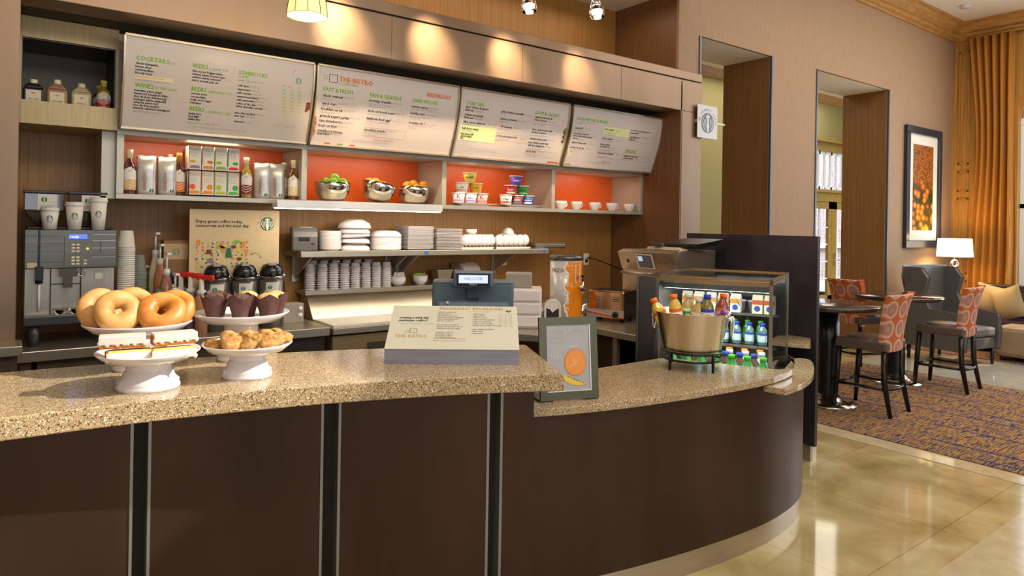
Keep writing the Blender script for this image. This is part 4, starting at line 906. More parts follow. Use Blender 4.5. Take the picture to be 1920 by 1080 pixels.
for bi, ((x, y), label, fm, fr_, nm, ct, tilt) in enumerate(spec_b):
    o = M().lathe(bowl_prof(.128, .135, .045), 36).build('mixing_bowl', mirror, None, (x, y, zN+(.012 if tilt else 0))); o.rotation_euler = (0, tilt, 0); tag(o, label, 'bowl', 'steel fruit bowls')
    for k, (dx, dy, dz) in enumerate(fr_):
        t = thing(nm, lb[bi][k], ct, (x+dx, y+dy, zN+dz-.012), 0, 'fruit in the steel bowls'); M().ball((0, 0, .035), .036, .036, .034, 0, 18, 12).build('fruit', fm, t)
        s = M(); s.cyl(0, 0, .066, .074 if bi == 0 else .070, .003, 6); s.build('stem', mat('stem_brown', '4a3418', .7), t); t.rotation_euler = (.9*random.random(), .5-random.random(), 0)
        if bi == 2 and k == 4: t.rotation_euler = (0, 0, 0)
# cereal cups on white platters
for x0, x1, lbl in ((2.85, 3.27, 'white oblong platter under the left pyramid of cereal cups'), (3.325, 3.76, 'white oblong platter under the right pyramid of cereal cups')):
    m_ = M(); c = (x0+x1)/2; hw = (x1-x0)/2
    m_.prism([(-hw*.62, -.05), (hw*.62, -.05), (hw*.62, .05), (-hw*.62, .05)], 0, .006).prism([(-hw*.62, -.05), (hw*.62, -.05), (hw*.62, .05), (-hw*.62, .05)], .006, .024, top=[(-hw, -.08), (hw, -.08), (hw, .08), (-hw, .08)])
    tag(m_.build('platter', white, None, (c, 4.60, zN), bev=.003), lbl, 'platter', 'white platters in the third niche')
def cereal(x, z, col, lab, label, lidc='f3efe8', r=.054, h=.082):
    t = thing('cereal_cup', label, 'cereal cup', (x, 4.60, z), facing(x, 4.6), 'cereal cups on the platters')
    M().lathe([(r*.76, 0), (r, h*.93), (0, h*.93)], 24).build('cup', mat('cc'+col, col, .4), t); M().lathe([(r*1.06, h*.92), (r*1.06, h), (0, h)], 24).build('lid', mat('cc'+lidc, lidc, .35), t)
    fn = lambda a, b, off=0: Vector(((r*(.76+.24*b/h)+off)*sin(a/r), -(r*(.76+.24*b/h)+off)*cos(a/r), b)); l = M()
    for i in range(6): a0 = -.05+i*.1/6*1; a1 = a0+.1/6; l.flat([(a0, h*.15), (a1, h*.15), (a1, h*.32), (a0, h*.32)], fn, .0006, 1)
    letters(l, lab[0], lab[1], fn, 0, h*.42, 0, .002, True, bold=.0009); l.build('print', [mat('ci'+lab[2], lab[2], .5), mat('ci'+lab[3], lab[3], .5)], t)
W_ = 'f0ebe6'; zz = zN+.024
for a in [(2.93, zz-.018+.018, W_, ('K', .05, 'c41e3a', 'a884b8'), 'lilac-banded cereal cup with a red K, bottom left of the left pyramid'), (3.045, zz, W_, ('flakes', .022, '5a50a0', '8a86c0'), 'white and violet cereal cup, bottom middle of the left pyramid'), (3.155, zz, 'e9b7b4', ('K', .05, 'c41e3a', 'd87c78'), 'pink cereal cup with a red K, bottom right of the left pyramid'),
    (2.962, zz+.082, W_, ('oat', .024, '7a3a20', 'b08a60'), 'white cereal cup with a brown stripe, middle tier left of the left pyramid'), (3.096, zz+.082, 'e9b52c', ('corn', .028, '6a4a10', 'd98a1c'), 'golden yellow cereal cup, middle tier right of the left pyramid'), (3.035, zz+.164, 'e5cf3a', ('HONEY', .022, '4a4a18', 'dfb896'), 'yellow cereal cup on top of the left pyramid'),
    (3.405, zz, W_, ('Mini', .03, '2a2a2a', '9a2a2a'), 'white cereal cup with black lettering, bottom left of the right pyramid'), (3.525, zz, '8a4a40', ('RAISIN', .019, 'f0ece6', '4a78a8'), 'brown and blue cereal cup, bottom middle of the right pyramid'), (3.64, zz, '2f56a8', ('Frosted', .024, 'f2f2f2', 'f0f0f0'), 'blue cereal cup, bottom right of the right pyramid'),
    (3.452, zz+.082, 'c32a34', ('FRUIT', .022, 'f4f0e8', 'f4f0e8'), 'red and white cereal cup, middle tier left of the right pyramid'), (3.582, zz+.082, '3a9a44', ('APPLE', .022, '203a20', '8ac080'), 'green cereal cup, middle tier right of the right pyramid'), (3.508, zz+.164, '6a4aa8', ('Loops', .024, 'f4f0f4', '3a50c0'), 'purple cereal cup on top of the right pyramid')]:
    cereal(*a)
# teacups in the fourth niche
def teacup(loc, rz, label, group, T=None):
    t = thing('teacup', label, 'cup', loc, rz, group); M().lathe([(.026, 0), (.028, .004), (.040, .018), (.049, .04), (.053, .062), (.050, .062), (.045, .04), (.036, .018), (0, .008)], 28).build('cup', white, t)
    M().tube([(.048, 0, .052), (.062, 0, .055), (.074, 0, .045), (.072, 0, .030), (.060, 0, .021), (.044, 0, .022)], .005, 8).build('handle', white, t); return t
tl = ['white teacup half hidden behind the niche divider', 'white teacup second from the left in the fourth niche', 'white teacup in the middle of the row of five', 'white teacup second from the right in the fourth niche', 'rightmost white teacup of the row of five']
t0 = teacup((4.02, 4.60, zN), .05, tl[0], 'teacups in the fourth niche'); t0.scale = (1.06, 1.06, 1.2)
for i, x in enumerate((4.205, 4.44, 4.665, 4.905)): dup(t0, (x, 4.60, zN), .05-.06*(i+1), tl[i+1])
# ------------------------------------------------------------------ crockery on the steel wall shelf
zS = 1.405
def printer(loc, rz, c1, label, s=1.0):
    t = thing('receipt_printer', label, 'printer', loc, rz); m_ = M(); w, d, h = .085*s, .11*s, .165*s; P = [(-d, 0), (-d, h*.62), (-d*.82, h*.82), (-d*.4, h), (d, h), (d, 0)]
    m_.add([(-w, y, z) for y, z in P]+[(w, y, z) for y, z in P], [tuple(range(6)), tuple(range(11, 5, -1))]+[(i, i+6, (i+1) % 6+6, (i+1) % 6) for i in range(6)]); m_.build('housing', c1, t, bev=.012)
    M().box(-w*.5, w*.35, -d-.004, -d+.01, h*.45, h*.6).build('paper_slot', black, t, bev=.001); M().box(-w*.3, w*.7, -d*.3, 0, h*.99, h*1.02).build('release_button', mat('printer_trim', 'd7d2cc', .4), t); M().box(w*.5, w*.7, -d-.004, -d, h*.3, h*.36).build('power_switch', black, t)
printer((1.70, 4.68, zS), -.25, mat('printer_grey', '5f5a58', .4), 'charcoal receipt printer at the left end of the steel wall shelf')
def plate(name, label, grp, prof, n=24, sq=False, loc=(0, 0, 0)):
    m_ = M().lathe(prof, 4 if sq else n, smooth=not sq); o = m_.build(name, white, None, loc, pi/4 if sq else 0, bev=.006 if sq else 0); return tag(o, label, 'plate' if 'plate' in name else 'bowl', grp)
def stack(name, label, grp, x, y, z, n, dz, prof, sq=False, jit=.002, taper=0, rz=None):
    o = plate(name, label, grp, prof, 24, sq, (x, y, z)); 
    for i in range(1, n): c = dup(o, (x+random.uniform(-jit, jit), y+random.uniform(-jit, jit), z+i*dz)); 
    return o
dish = lambda R, h, r0=.6: [(R*r0, 0), (R*.96, h*.75), (R, h), (R*.95, h), (R*r0*.95, h*.35), (0, h*.3)]
stack('dessert_plate', 'small white plate in the leftmost stack of the wall shelf', 'small plates beside the printer', 1.905, 4.70, zS, 15, .0087, dish(.083, .02, .75))
g = 'wide bowls on the wall shelf'
bowlp = lambda R, h: [(R*.5, h), (R*.55, h*.97), (R*.9, h*.55), (R, 0), (R*.97, 0), (R*.86, h*.5), (0, h*.85)]
bl = ['lowest white bowl of the tall upturned pile', 'second white bowl from the bottom of the upturned pile', 'slanting white bowl in the middle of the upturned pile', 'second white bowl from the top of the upturned pile', 'topmost upturned white bowl of the tall pile']
for i, (z, h, rx) in enumerate(((0, .055, 0), (.045, .05, .03), (.092, .045, -.07), (.125, .055, 0), (.163, .065, .0))):
    o = tag(M().lathe(bowlp(.118 if i != 4 else .124, h), 32).build('soup_bowl', white, None, (2.09, 4.70, zS+z+(.008 if rx else 0))), bl[i], 'bowl', g); o.rotation_euler = (0, rx, 0)
stack('cereal_bowl', 'white rimmed bowl in the round-topped stack right of the upturned pile', 'nested bowls on the wall shelf', 2.345, 4.70, zS, 11, .0088, [(.105, 0), (.118, .006), (.121, .014), (.118, .014), (.10, .006), (0, .005)])
tag(M().lathe([(.121, 0), (.118, .018), (.10, .038), (.075, .048), (0, .05)], 32).build('cereal_bowl', white, None, (2.345, 4.70, zS+.099)), 'upturned white bowl capping the round-topped stack', 'bowl', 'nested bowls on the wall shelf')
stack('square_plate', 'white square plate in the left, taller stack on the wall shelf', 'square plates, taller stack', 2.588, 4.70, zS, 17, .0104, [(.115, 0), (.16, .014), (.165, .017), (.155, .017), (.11, .006), (0, .006)], True)
stack('square_plate', 'white square plate in the right, slatted stack on the wall shelf', 'square plates, slatted stack', 2.842, 4.70, zS, 14, .0118, [(.125, 0), (.172, .008), (.176, .011), (.165, .011), (.12, .006), (0, .006)], True)
# cups lying on their sides on steel pans
for x0, n, lbl, gl in ((3.0, 8, 'white cup lying on its side in the left row on the wall shelf', 'cups lying in the left row'), (3.345, 6, 'white cup lying on its side in the right row on the wall shelf', 'cups lying in the right row')):
    wd = .31 if n == 8 else .36
    tag(M().prism([(0, 0), (wd, 0), (wd, .13), (0, .13)], .003, .022, top=[(-.008, -.008), (wd+.008, -.008), (wd+.008, .138), (-.008, .138)]).build('steel_pan', mirror, None, (x0-.015, 4.62, zS-.003), bev=.003), 'shallow steel pan under the %s row of lying cups' % ('left' if n == 8 else 'right'), 'pan')
    for i in range(n):
        c = dup(t0, (x0+.012+i*(.036 if n == 8 else .055), 4.685, zS+.07), 0, lbl, gl)
        c.scale = (.95, .95, .95); 
        c.rotation_euler = (0, pi/2-.1, random.uniform(-.08, .08))
tag(M().lathe([(.03, 0), (.045, .02), (.047, .045), (.044, .045), (.0, .01)], 24).build('small_bowl', white, None, (3.12, 4.69, zS+.118)), 'small white bowl resting upon the left row of lying cups', 'bowl')
c = dup(t0, (3.50, 4.69, zS+.15), 2.6, 'white cup resting tilted on top of the right row of lying cups', 'cups lying in the right row'); c.rotation_euler = (pi*.62, .3, 2.6)
o = tag(M().prism([(-.17, -.1), (.17, -.1), (.17, .1), (-.17, .1)], 0, .012, top=[(-.18, -.11), (.18, -.11), (.18, .11), (-.18, .11)]).build('flat_pan', mirror, None, (3.90, 4.70, zS), bev=.002), 'shallow steel pan in the stack overhanging the right end of the wall shelf', 'pan', 'flat steel pans')
for i in range(1, 4): dup(o, (3.90+.01*(i % 2), 4.70, zS+.0125*i))
# ------------------------------------------------------------------ prep table ledge
zL = 1.118
rp = [(.042, 0), (.042, .005), (.034, .0065), (.033, .016), (.032, .036), (.028, .040), (0, .040)]
o = tag(M().lathe(rp, 16).build('ramekin', white, None, (1.795, 4.80, zL)), 'upturned white ramekin in the ribbed stacks on the prep table ledge', 'ramekin', 'stacked ramekins'); first = True
for x, y, n in [(1.795, 4.80, 10)]+[(1.878+i*.0855, 4.772, 10) for i in range(7)]+[(1.84+i*.0875, 4.868, 11) for i in range(6)]:
    for i in range(n):
        if first: first = False; continue
        dup(o, (x+random.uniform(-.001, .001), y, zL+i*.0168))
tag(M().lathe([(.03, 0), (.055, .02), (.064, .05), (.058, .075), (.055, .075), (.058, .05), (.048, .02), (0, .01)], 28).build('sugar_bowl', white, None, (2.50, 4.79, zL)), 'round white bowl of folded sugar packets on the prep table ledge', 'bowl')
for i, (dx, dy, rz) in enumerate([(-.03, 0, .2), (-.012, .02, .5), (.006, -.01, -.2), (.024, .012, .1), (.036, -.008, -.4), (0, .03, .9)]):
    tag(M().box(-.02, .02, -.003, .003, 0, .055).build('sugar_packet', paperw, None, (2.50+dx, 4.79+dy, zL+.05), rz), 'white sugar packet standing in the round white bowl', 'packet', 'sugar packets').rotation_euler = (.2, .25-.1*i, rz)
tag(M().lathe([(.03, 0), (.034, .004), (.056, .03), (.062, .075), (.059, .075), (.052, .03), (0, .01)], 28).build('packet_bowl', white, None, (2.70, 4.79, zL)), 'white footed bowl of yellow-green sweetener packets', 'bowl')
gm = mat('packet_green', '9aa03c', .6)
for i in range(8): tag(M().box(-.02, .02, -.002, .002, 0, .05).build('sweetener_packet', gm, None, (2.662+.011*i, 4.79+.02*(i % 2), zL+.042)), 'yellow-green sweetener packet in the white footed bowl', 'packet', 'sweetener packets').rotation_euler = (.1, .15*(i % 3-1), .3*(i % 2))
pn = M(); R_ = lambda a, b: [(-a, -b), (a, -b), (a, b), (-a, b)]
pn.prism(R_(.05, .045), 0, .112, top=R_(.07, .06)); pn.box(-.078, .078, -.066, .066, .112, .118)
o = tag(pn.build('steel_insert', steel, None, (2.90, 4.79, zL), bev=.004), 'tapered steel food insert, leftmost of the row behind the till', 'pan', 'steel food inserts')
dup(o, (3.06, 4.79, zL), label='tapered steel food insert second from the left, partly behind the till display')
# ------------------------------------------------------------------ back wall outlets
def outlet(loc, label, plug=True, ax='y'):
    t = thing('wall_outlet', label, 'outlet', loc); M().box(-.035, .035, -.006, 0, -.058, .058).build('cover_plate', mat('outlet_cream', 'd8cdb4', .4), t, bev=.002)
    s = M()
    for z in (-.025, .025): s.box(-.014, .014, -.009, -.006, z-.016, z+.016)
    s.build('socket', whitep, t)
outlet((4.64, 4.919, 1.28), 'wall outlet with the black cord plugged in, above the toaster'); outlet((3.885, 4.919, 1.065), 'wall outlet low on the wood wall between the till printer and tea dispenser'); outlet((3.62, 4.919, 1.30), 'wall outlet half hidden under the steel shelf bracket')
tag(M().cyl(0, 0, 0, .03, .016, 12).tube([(0, 0, .03), (.0, .005, .05), (.08, -.05, .03), (.16, -.3, -.05), (.15, -.55, -.16), (0, -.75, -.24), (-.25, -.86, -.19)], .006, 8).build('power_cord', black, None, (4.64, 4.912, 1.25)), 'black power cord curving from the wall outlet down behind the toaster', 'cord')
# ------------------------------------------------------------------ espresso corner
zW = .92
es = thing('espresso_machine', 'large grey automatic espresso machine with a small blue display', 'coffee machine', (.10, 4.42, zW)); gd = noisemat('machine_grey', [(.3, '5d5d56'), (.7, '6f6f66')], (1, 1, 12), 2, .3, .6)
M().box(0, .43, 0, .42, .415, .627).build('upper_housing', gd, es, bev=.006); M().box(.005, .425, .06, .42, .115, .415).build('lower_body', steelv, es, bev=.003)
M().box(0, .43, -.03, .42, .115, .165).build('drip_tray', mat('machine_slate', '4a4d50', .35, .4), es, bev=.006); M().box(.03, .40, -.02, .1, .163, .168).build('grate', mat('grate', '9a8f72', .3, .8), es)
for x, y in ((.05, .02), (.38, .02), (.05, .37), (.38, .37)): M().cyl(x, y, 0, .118, .024).build('foot', mat('machine_slate', '4a4d50'), es)
fn = PL((0, 0, 0), (1, 0, 0), (0, 0, 1)); d = M()
for x0, x1 in ((.0, .055), (.075, .175)):
    for z in (.45, .51, .55, .59): d.flat([(x0, z), (x1, z), (x1, z+.0018), (x0, z+.0018)], fn, .002, 0)
d.flat([(.06, .42), (.072, .42), (.072, .627), (.06, .627)], fn, .002, 0); d.flat([(.178, .42), (.18, .42), (.18, .59), (.178, .59)], fn, .002, 0); d.flat([(.348, .50), (.352, .50), (.352, .56), (.348, .56)], fn, .003, 0)
for z in (.475, .525, .565, .60): d.flat([(.31, z), (.425, z), (.425, z+.002), (.31, z+.002)], fn, .0025, 1)
d.build('panel_lines', [black, mat('line_light', 'c9c9bf', .3, .5)], es)
b_ = M()
for i in range(2):
    for j in range(3): b_.box(.213+i*.022, .228+i*.022, -.005, 0, .505+j*.018, .514+j*.018); b_.box(.213+i*.022, .228+i*.022, -.005, 0, .435+j*.018, .445+j*.018)
b_.box(.27, .285, -.005, 0, .435, .445); b_.box(.27, .285, -.005, 0, .455, .462); b_.build('buttons', mat('button_cream', 'e8dcae', .4), es)
M().box(.2, .285, -.004, 0, .578, .602).build('display', mat('display_blue', '4a6ae0', .3, emit=1.2), es); l = M(); letters(l, 'ready', .018, PL((.205, -.005, .583), (1, 0, 0), (0, 0, 1)), 0, 0, 0, .001); l.build('display_text', mat('display_text', 'e8f0ff', .4, emit=1.5), es)
M().ball((.287, -.004, .523), .006, m=0).build('indicator_light', mat('indicator', '9ae03a', .3, emit=2), es)
M().box(.015, .058, -.004, 0, .42, .45).build('badge_label', mat('badge_cream', 'cfc39a', .5), es)
s_ = M(); s_.box(.05, .085, -.06, .02, .36, .43); s_.cyl(.067, -.03, .34, .37, .018); s_.build('steam_valve', black, es); s_ = M(); s_.tube([(.067, -.03, .35), (.067, -.035, .19)], .007); s_.build('steam_wand', whitep, es)
s_ = M(); s_.prism([(.16, -.0), (.24, -.0), (.23, .08), (.17, .08)], .37, .415); s_.prism([(.18, .0), (.22, .0), (.22, .05), (.18, .05)], .31, .37); s_.build('spout', mat('spout_brown', '5a5048', .35, .5), es)
M().torus((0, 0, 0), .017, .004, 20, 8, T=Matrix.Translation((.265, .055, .385)) @ Matrix.Rotation(pi/2, 4, 'X')).build('lock_ring', chrome, es)
M().box(.33, .365, .052, .06, .35, .395).build('sticker', mat('sticker_white', 'd9d4c6', .6), es); M().box(.12, .125, .052, .06, .165, .415).box(.26, .265, .052, .06, .165, .415).box(.125, .26, .05, .06, .325, .33).build('door_gap', black, es)
k_ = M(); k_.lathe([(.02, 0), (.04, .03), (.038, .03), (0, .005)], 16, T=Matrix.Translation((.165, .0, .168))); k_.build('shot_glass', glassm, es)
k_ = M(); k_.lathe([(.02, 0), (.04, .03), (.038, .03), (0, .005)], 16, T=Matrix.Translation((.235, .0, .168))); k_.build('shot_glass', glassm, es)
def hopper(x0, x1, label):
    t = thing('bean_hopper', label, 'hopper', (x0, 4.64, zW+.641)); w = x1-x0; m_ = M(); sm_ = mat('smoked_plastic', '3a2e24', .12, coat=1)
    m_.prism([(w*.35, -.06), (w*.75, -.06), (w*.75, .06), (w*.35, .06)], 0, .09, top=[(0, -.09), (w, -.09), (w, .09), (0, .09)]).prism([(0, -.09), (w, -.09), (w, .09), (0, .09)], .09, .185); m_.build('bin', sm_, t, bev=.004)
    M().box(-.004, w+.004, -.095, .095, .185, .2).build('lid', mat('hopper_lid', '3c3c42', .25), t, bev=.005)
    l = M(); fn = PL((w*.33, -.094, .09), (1, 0, 0), (0, 0, 1)); l.flat([(0, 0), (.09, 0), (.09, .09), (0, .09)], fn, .001, 0); emblem(l, fn, .03, .06, .014, 1, 2, .002, False); l.flat([(.014, .026), (.07, .026), (.07, .028), (.014, .028)], fn, .002, 3); l.flat([(.014, .018), (.06, .018), (.06, .02), (.014, .02)], fn, .002, 3); l.build('card', [paperw, green, white, inks], t)
hopper(.10, .285, 'smoked bean hopper with a white card above the left of the espresso machine'); hopper(.305, .49, 'smoked bean hopper partly behind the tallest paper cup')
tag(M().box(0, .40, 0, .28, 0, .012).build('cup_warmer_tray', black, None, (.115, 4.515, zW+.628), bev=.003), 'black cup tray on top of the espresso machine', 'tray')
def pcup(x, y, z, h, r, label):
    t = thing('paper_cup', label, 'cup', (x, y, z), facing(x, y), 'lidded paper cups on the espresso machine'); M().lathe([(r*.68, 0), (r*.95, h*.9), (0, h*.9)], 28).build('cup', paperw, t)
    M().lathe([(r*1.04, h*.86), (r*1.04, h*.9), (r*.98, h*.92), (r*.96, h), (r*.88, h), (r*.86, h*.97), (0, h*.97)], 28).build('lid', whitep, t)
    fn = lambda a, b, off=0: Vector(((r*(.68+.3*b/h)+off)*sin(a/r), -(r*(.68+.3*b/h)+off)*cos(a/r), b)); l = M(); emblem(l, fn, 0, h*.48, .019, 0, 1, .001); l.build('emblem', [green, white], t)
zt = zW+.628
pcup(.213, 4.455, zt, .118, .046, 'short white lidded paper cup, leftmost on the espresso machine'); pcup(.327, 4.455, zt, .152, .046, 'medium white lidded paper cup, middle one on the espresso machine'); pcup(.440, 4.455, zt, .18, .045, 'tall white lidded paper cup, rightmost on the espresso machine')
# stacks of cups
o = M().lathe([(.034, 0), (.0455, .095), (.048, .095), (.048, .1), (.044, .1), (.032, .005), (0, .005)][::1], 20).build('takeaway_cup', paperw, None, (.60, 4.6, zW)); tag(o, 'white paper cup in the tall column beside the espresso machine', 'cup', 'column of paper cups'); me = o.data
o.rotation_euler = (pi, 0, 0); o.location.z = zW+.1; 
for i in range(1, 42): dup(o, (.60, 4.6, zW+.1+i*.0127))
o = tag(M().lathe([(.03, .1), (.043, .003), (.046, .003), (.046, 0), (.041, 0), (.028, .1)], 20).build('clear_cup', mat('clear_plastic', 'c5cdc6', .15, trans=.6), None, (.685, 4.72, zW)), 'upturned clear plastic cup in the stack behind the green straws', 'cup', 'stack of clear cups')
for i in range(1, 26): dup(o, (.685, 4.72, zW+i*.0148))
sc = tag(M().lathe([(.04, 0), (.052, .17), (.055, .17), (.055, .176), (.05, .176), (.038, .01), (0, .01)], 24).build('straw_cup', paperw, None, (.70, 4.56, zW)), 'white cup holding green-tipped stirrers', 'cup')
for i in range(9):
    a = i*2.1; t = thing('stirrer', 'green-topped stirrer in the white cup behind the bagels', 'stirrer', (.70+.02*cos(a), 4.56+.02*sin(a), zW+.015), 0, 'green stirrers'); t.rotation_euler = (.12*cos(a*1.7), .2*cos(a), 0)
    M().tube([(0, 0, 0), (0, 0, .25)], .0025, 6).build('stick', whitep, t); M().box(-.01, .01, -.002, .002, .235, .26).build('tip', mat('stirrer_green', '4c8a6a', .4), t)
def pump(x, y, h, liquid, label, tube_h=.1, r=.036):
    t = thing('pump_bottle', label, 'pump bottle', (x, y, zW), facing(x, y)+.4, 'syrup pump bottles'); hb = h-tube_h
    M().lathe([(r, 0), (r, hb*.72), (r*.7, hb*.85), (r*.45, hb*.93), (r*.42, hb)], 20).build('bottle', mat('pl'+liquid, liquid, .12, coat=.8), t)
    M().box(-r*.7, r*.7, -r-.002, -r+.006, hb*.2, hb*.6).build('label', mat('pump_label', 'e6dfc8', .6), t)
    p = M(); p.cyl(0, 0, hb-.03, hb+.01, .018, 14); p.cyl(0, 0, hb+.01, h-.012, .006, 10); p.box(-.012, .012, -.035, .012, h-.014, h); p.build('pump', whitep, t)
pump(.775, 4.72, .61, 'c8b89a', 'tallest white pump bottle behind the bagels', .12); pump(.792, 4.66, .54, 'b06a30', 'amber pump bottle just right of and below the tallest one', .1); pump(.812, 4.56, .49, 'a06a5a', 'pump bottle with a red collar in the middle of the group', .11); pump(.845, 4.48, .37, 'c9bfae', 'lowest white pump bottle next to the red squeeze caps', .1)
bottle('dark_syrup_bottle', 'blue-black capped bottle behind the lowest pump bottle', 'bottle', (.86, 4.64, zW), 'c8b070', 'd9d0c0', .36, .034, '26304a'); pump(.73, 4.80, .40, 'c9b048', 'yellow pump bottle behind the clear cup stack', .05)
def squeeze(x, y, col, label, h=.37, r=.037):
    t = thing('squeeze_bottle', label, 'squeeze bottle', (x, y, zW), facing(x, y)+.9, 'red-capped dispensers'); M().lathe([(r, 0), (r, h*.55), (r*.9, h*.62), (r*.5, h*.68)], 20).build('bottle', mat('sq'+col, col, .25), t)
    M().lathe([(r*.75, h*.66), (r*.75, h*.72), (r*.4, h*.74), (r*.4, h*.92)], 16).build('collar', whitep, t); M().box(-.012, .012, -.085, .03, h*.9, h*.985).build('lever', mat('cap_red', 'd8301a', .3), t, bev=.006)
squeeze(.905, 4.62, '5a4a6a', 'violet squeeze dispenser with a red lever, leftmost of the three'); squeeze(.94, 4.52, '8a6a80', 'mauve squeeze dispenser with a red lever, middle of the three'); squeeze(.985, 4.44, 'c08a6a', 'peach squeeze dispenser with a red lever, rightmost of the three', .36)
bx = thing('sleeve_box', 'open brown cardboard box of cup sleeves beside the coffee poster', 'box', (.885, 4.74, zW)); M().box(-.07, .07, -.06, .06, 0, .56).build('carton', mat('kraft', '8a6a44', .7), bx)
l = M(); fn = PL((-.07, -.062, .44), (1, 0, 0), (0, 0, 1)); l.flat([(0, .0), (.14, .0), (.14, .1), (0, .1)], fn, .001, 0); emblem(l, fn, .07, .05, .022, 1, 2, .002, False); l.build('front_flap', [mat('kraft_light', 'c2a377', .7), mat('sleeve_green', '7d9a7d', .6), mat('kraft_light', 'c2a377')], bx)
tag(M().box(-.05, .05, -.03, .03, 0, .1).build('sugar_caddy', whitep, None, (.87, 4.60, zW), bev=.006), 'small white caddy behind the pump bottles', 'caddy')
# poster
ps = thing('coffee_poster', 'cream poster reading Enjoy great coffee today on the wood wall', 'poster', (.945, 4.60, 1.0)); M().box(0, .558, .0, .012, 0, .68).build('panel', noisemat('poster_cream', [(.3, 'cbb489'), (.7, 'd6c098')], (1, 1, 1), 30, .6), ps)
M().box(.05, .5, .012, .2, 0, .02).build('easel_foot', whitep, ps)
l = M(); fn = PL((0, 0, 0), (1, 0, 0), (0, 0, 1)); cols = ['3a2c20', '1f6b45', 'f2ead8', 'e08a28', '7fb04a', '2a2a2a', '6a3a2c', 'e3b52c', 'c9512a', '8a7090']
letters(l, 'Enjoy great coffee today,', .0285, fn, .035, .595, 0, .002, bold=.0007); letters(l, 'tomorrow and the next day.', .0285, fn, .035, .567, 0, .002, bold=.0007)
emblem(l, fn, .478, .592, .045, 1, 2, .002)
for i, ch in enumerate('WE PROUDLY SERVE'):
    a = pi*(1.02-i*.07); letters(l, ch, .013, lambda x, y, off=0, a=a: fn(.478+(.055+y)*cos(a)+x*sin(a), .592+(.055+y)*sin(a)-x*cos(a), off), 0, 0, 8, .002)
R3 = random.Random(3)
def leaf(x, y, L, a, m): l.flat([(x+L*u*cos(a)-w_*L*sin(a), y+L*u*sin(a)+w_*L*cos(a)) for u, w_ in ((-.5, 0), (-.2, .2), (.2, .2), (.5, 0), (.2, -.2), (-.2, -.2))], fn, .002, m)
for gx_ in range(11):
    for gy in range(7):
        x = .045+gx_*.030+R3.uniform(-.006, .006); y = .31+gy*.026+R3.uniform(-.005, .005)
        if (gx_ in (5, 6) and 1 <= gy <= 5): continue
        k = R3.random()
        if k < .45: leaf(x, y, .022, R3.uniform(0, 3), R3.choice([4, 4, 1, 7]))
        elif k < .7: disc(l, fn, x, y, .009, R3.choice([3, 3, 7, 9]), .002, 10)
        elif k < .85: disc(l, fn, x, y, .006, R3.choice([5, 6]), .002, 8, .004)
        else: leaf(x, y, .016, R3.uniform(0, 3), 5)
for x, y, m in ((.19, .455, 3), (.325, .455, 3), (.05, .465, 3), (.2, .42, 3), (.345, .405, 3)): l.flat([(x-.012, y+.02), (x+.014, y+.02), (x+.01, y-.018), (x-.009, y-.018)], fn, .0022, m)
l.flat([(.222, .432), (.246, .432), (.256, .37), (.212, .37)], fn, .0022, 1); l.tube([fn(.234+.011*cos(a), .432+.018*sin(a), .001) for a in [pi*i/8 for i in range(9)]], .0012, 4, 6)
for x, y, m in ((.115, .40, 6), (.125, .345, 9)):
    disc(l, fn, x, y, .028, m, .0022, 16, .006); l.flat([(x-.017, y), (x+.017, y), (x+.012, y+.024), (x-.012, y+.024)], fn, .0023, m)
for x, y in ((.25, .466), (.15, .43)): l.flat([(x, y), (x+.07, y), (x+.055, y+.014), (x+.03, y+.02), (x+.012, y+.012)], fn, .0022, 4)
for x, y in ((.265, .44), (.30, .36)): disc(l, fn, x, y, .016, 6, .0022, 12, .012)
disc(l, fn, .302, .418, .017, 7, .0023, 12)
for i in range(6): a = .4+i*.35; disc(l, fn, .40+.04*cos(a), .35+.05*sin(a), .005, R3.choice([5, 6, 4]), .002, 8)
l.build('print', [mat('po'+c, c, .6) for c in cols], ps)
# three airpots
def airpot(x, y, label, first=None):
    if first: return dup(first, (x, y, zW), facing(x, y)+.1, label)
    t = thing('airpot', label, 'airpot', (x, y, zW), facing(x, y)+.1, 'airpots in front of the poster'); r = .074
    M().lathe([(r, 0), (r, .318)], 28).build('body', mat('airpot_grey', '6e6a64', .35, .4), t); M().lathe([(r*1.02, .31), (r*1.04, .322), (r*1.03, .332)], 28).build('collar', mat('airpot_ring', '8a867f', .2, .8), t)
    M().lathe([(r*1.02, .33), (r*1.03, .352), (r*.95, .37), (r*.9, .385), (r*.72, .405), (r*.4, .413), (0, .413)], 28).build('lid', mat('airpot_black', '1d1c1e', .14), t)
    M().box(-.026, .026, -.06, 0, .4, .418).build('push_button', mat('airpot_ring', '8a867f'), t, bev=.004); M().box(-.014, .014, -.12, -.05, .33, .355).build('spout', mat('airpot_black', '1d1c1e'), t, bev=.006)
    M().tube([(-r*1.02, 0, .33), (-r*1.08, 0, .28), (-r*1.08, 0, .2), (-r*1.02, 0, .15)], .005).build('handle', black, t); M().tube([(r*1.02, 0, .33), (r*1.08, 0, .28), (r*1.08, 0, .2), (r*1.02, 0, .15)], .005).build('handle', black, t)
    k = M()
    for s in (-1, 1): k.ball((s*r*1.02, 0, .335), .010)
    k.build('hinge_cap', chrome, t)
    l = M(); fn = lambda a, b, off=0: Vector(((r+off)*sin(a/r), -(r+off)*cos(a/r), b))
    for i in range(4): a0 = -.04+i*.02; l.flat([(a0, .17), (a0+.02, .17), (a0+.02, .295), (a0, .295)], fn, .0012, 0)
    emblem(l, fn, -.015, .262, .013, 1, 0, .002, False); l.flat([(-.02, .14), (.03, .14), (.03, .1405), (-.02, .1405)], fn, .002, 2); l.build('card', [paperw, green, inks], t); return t
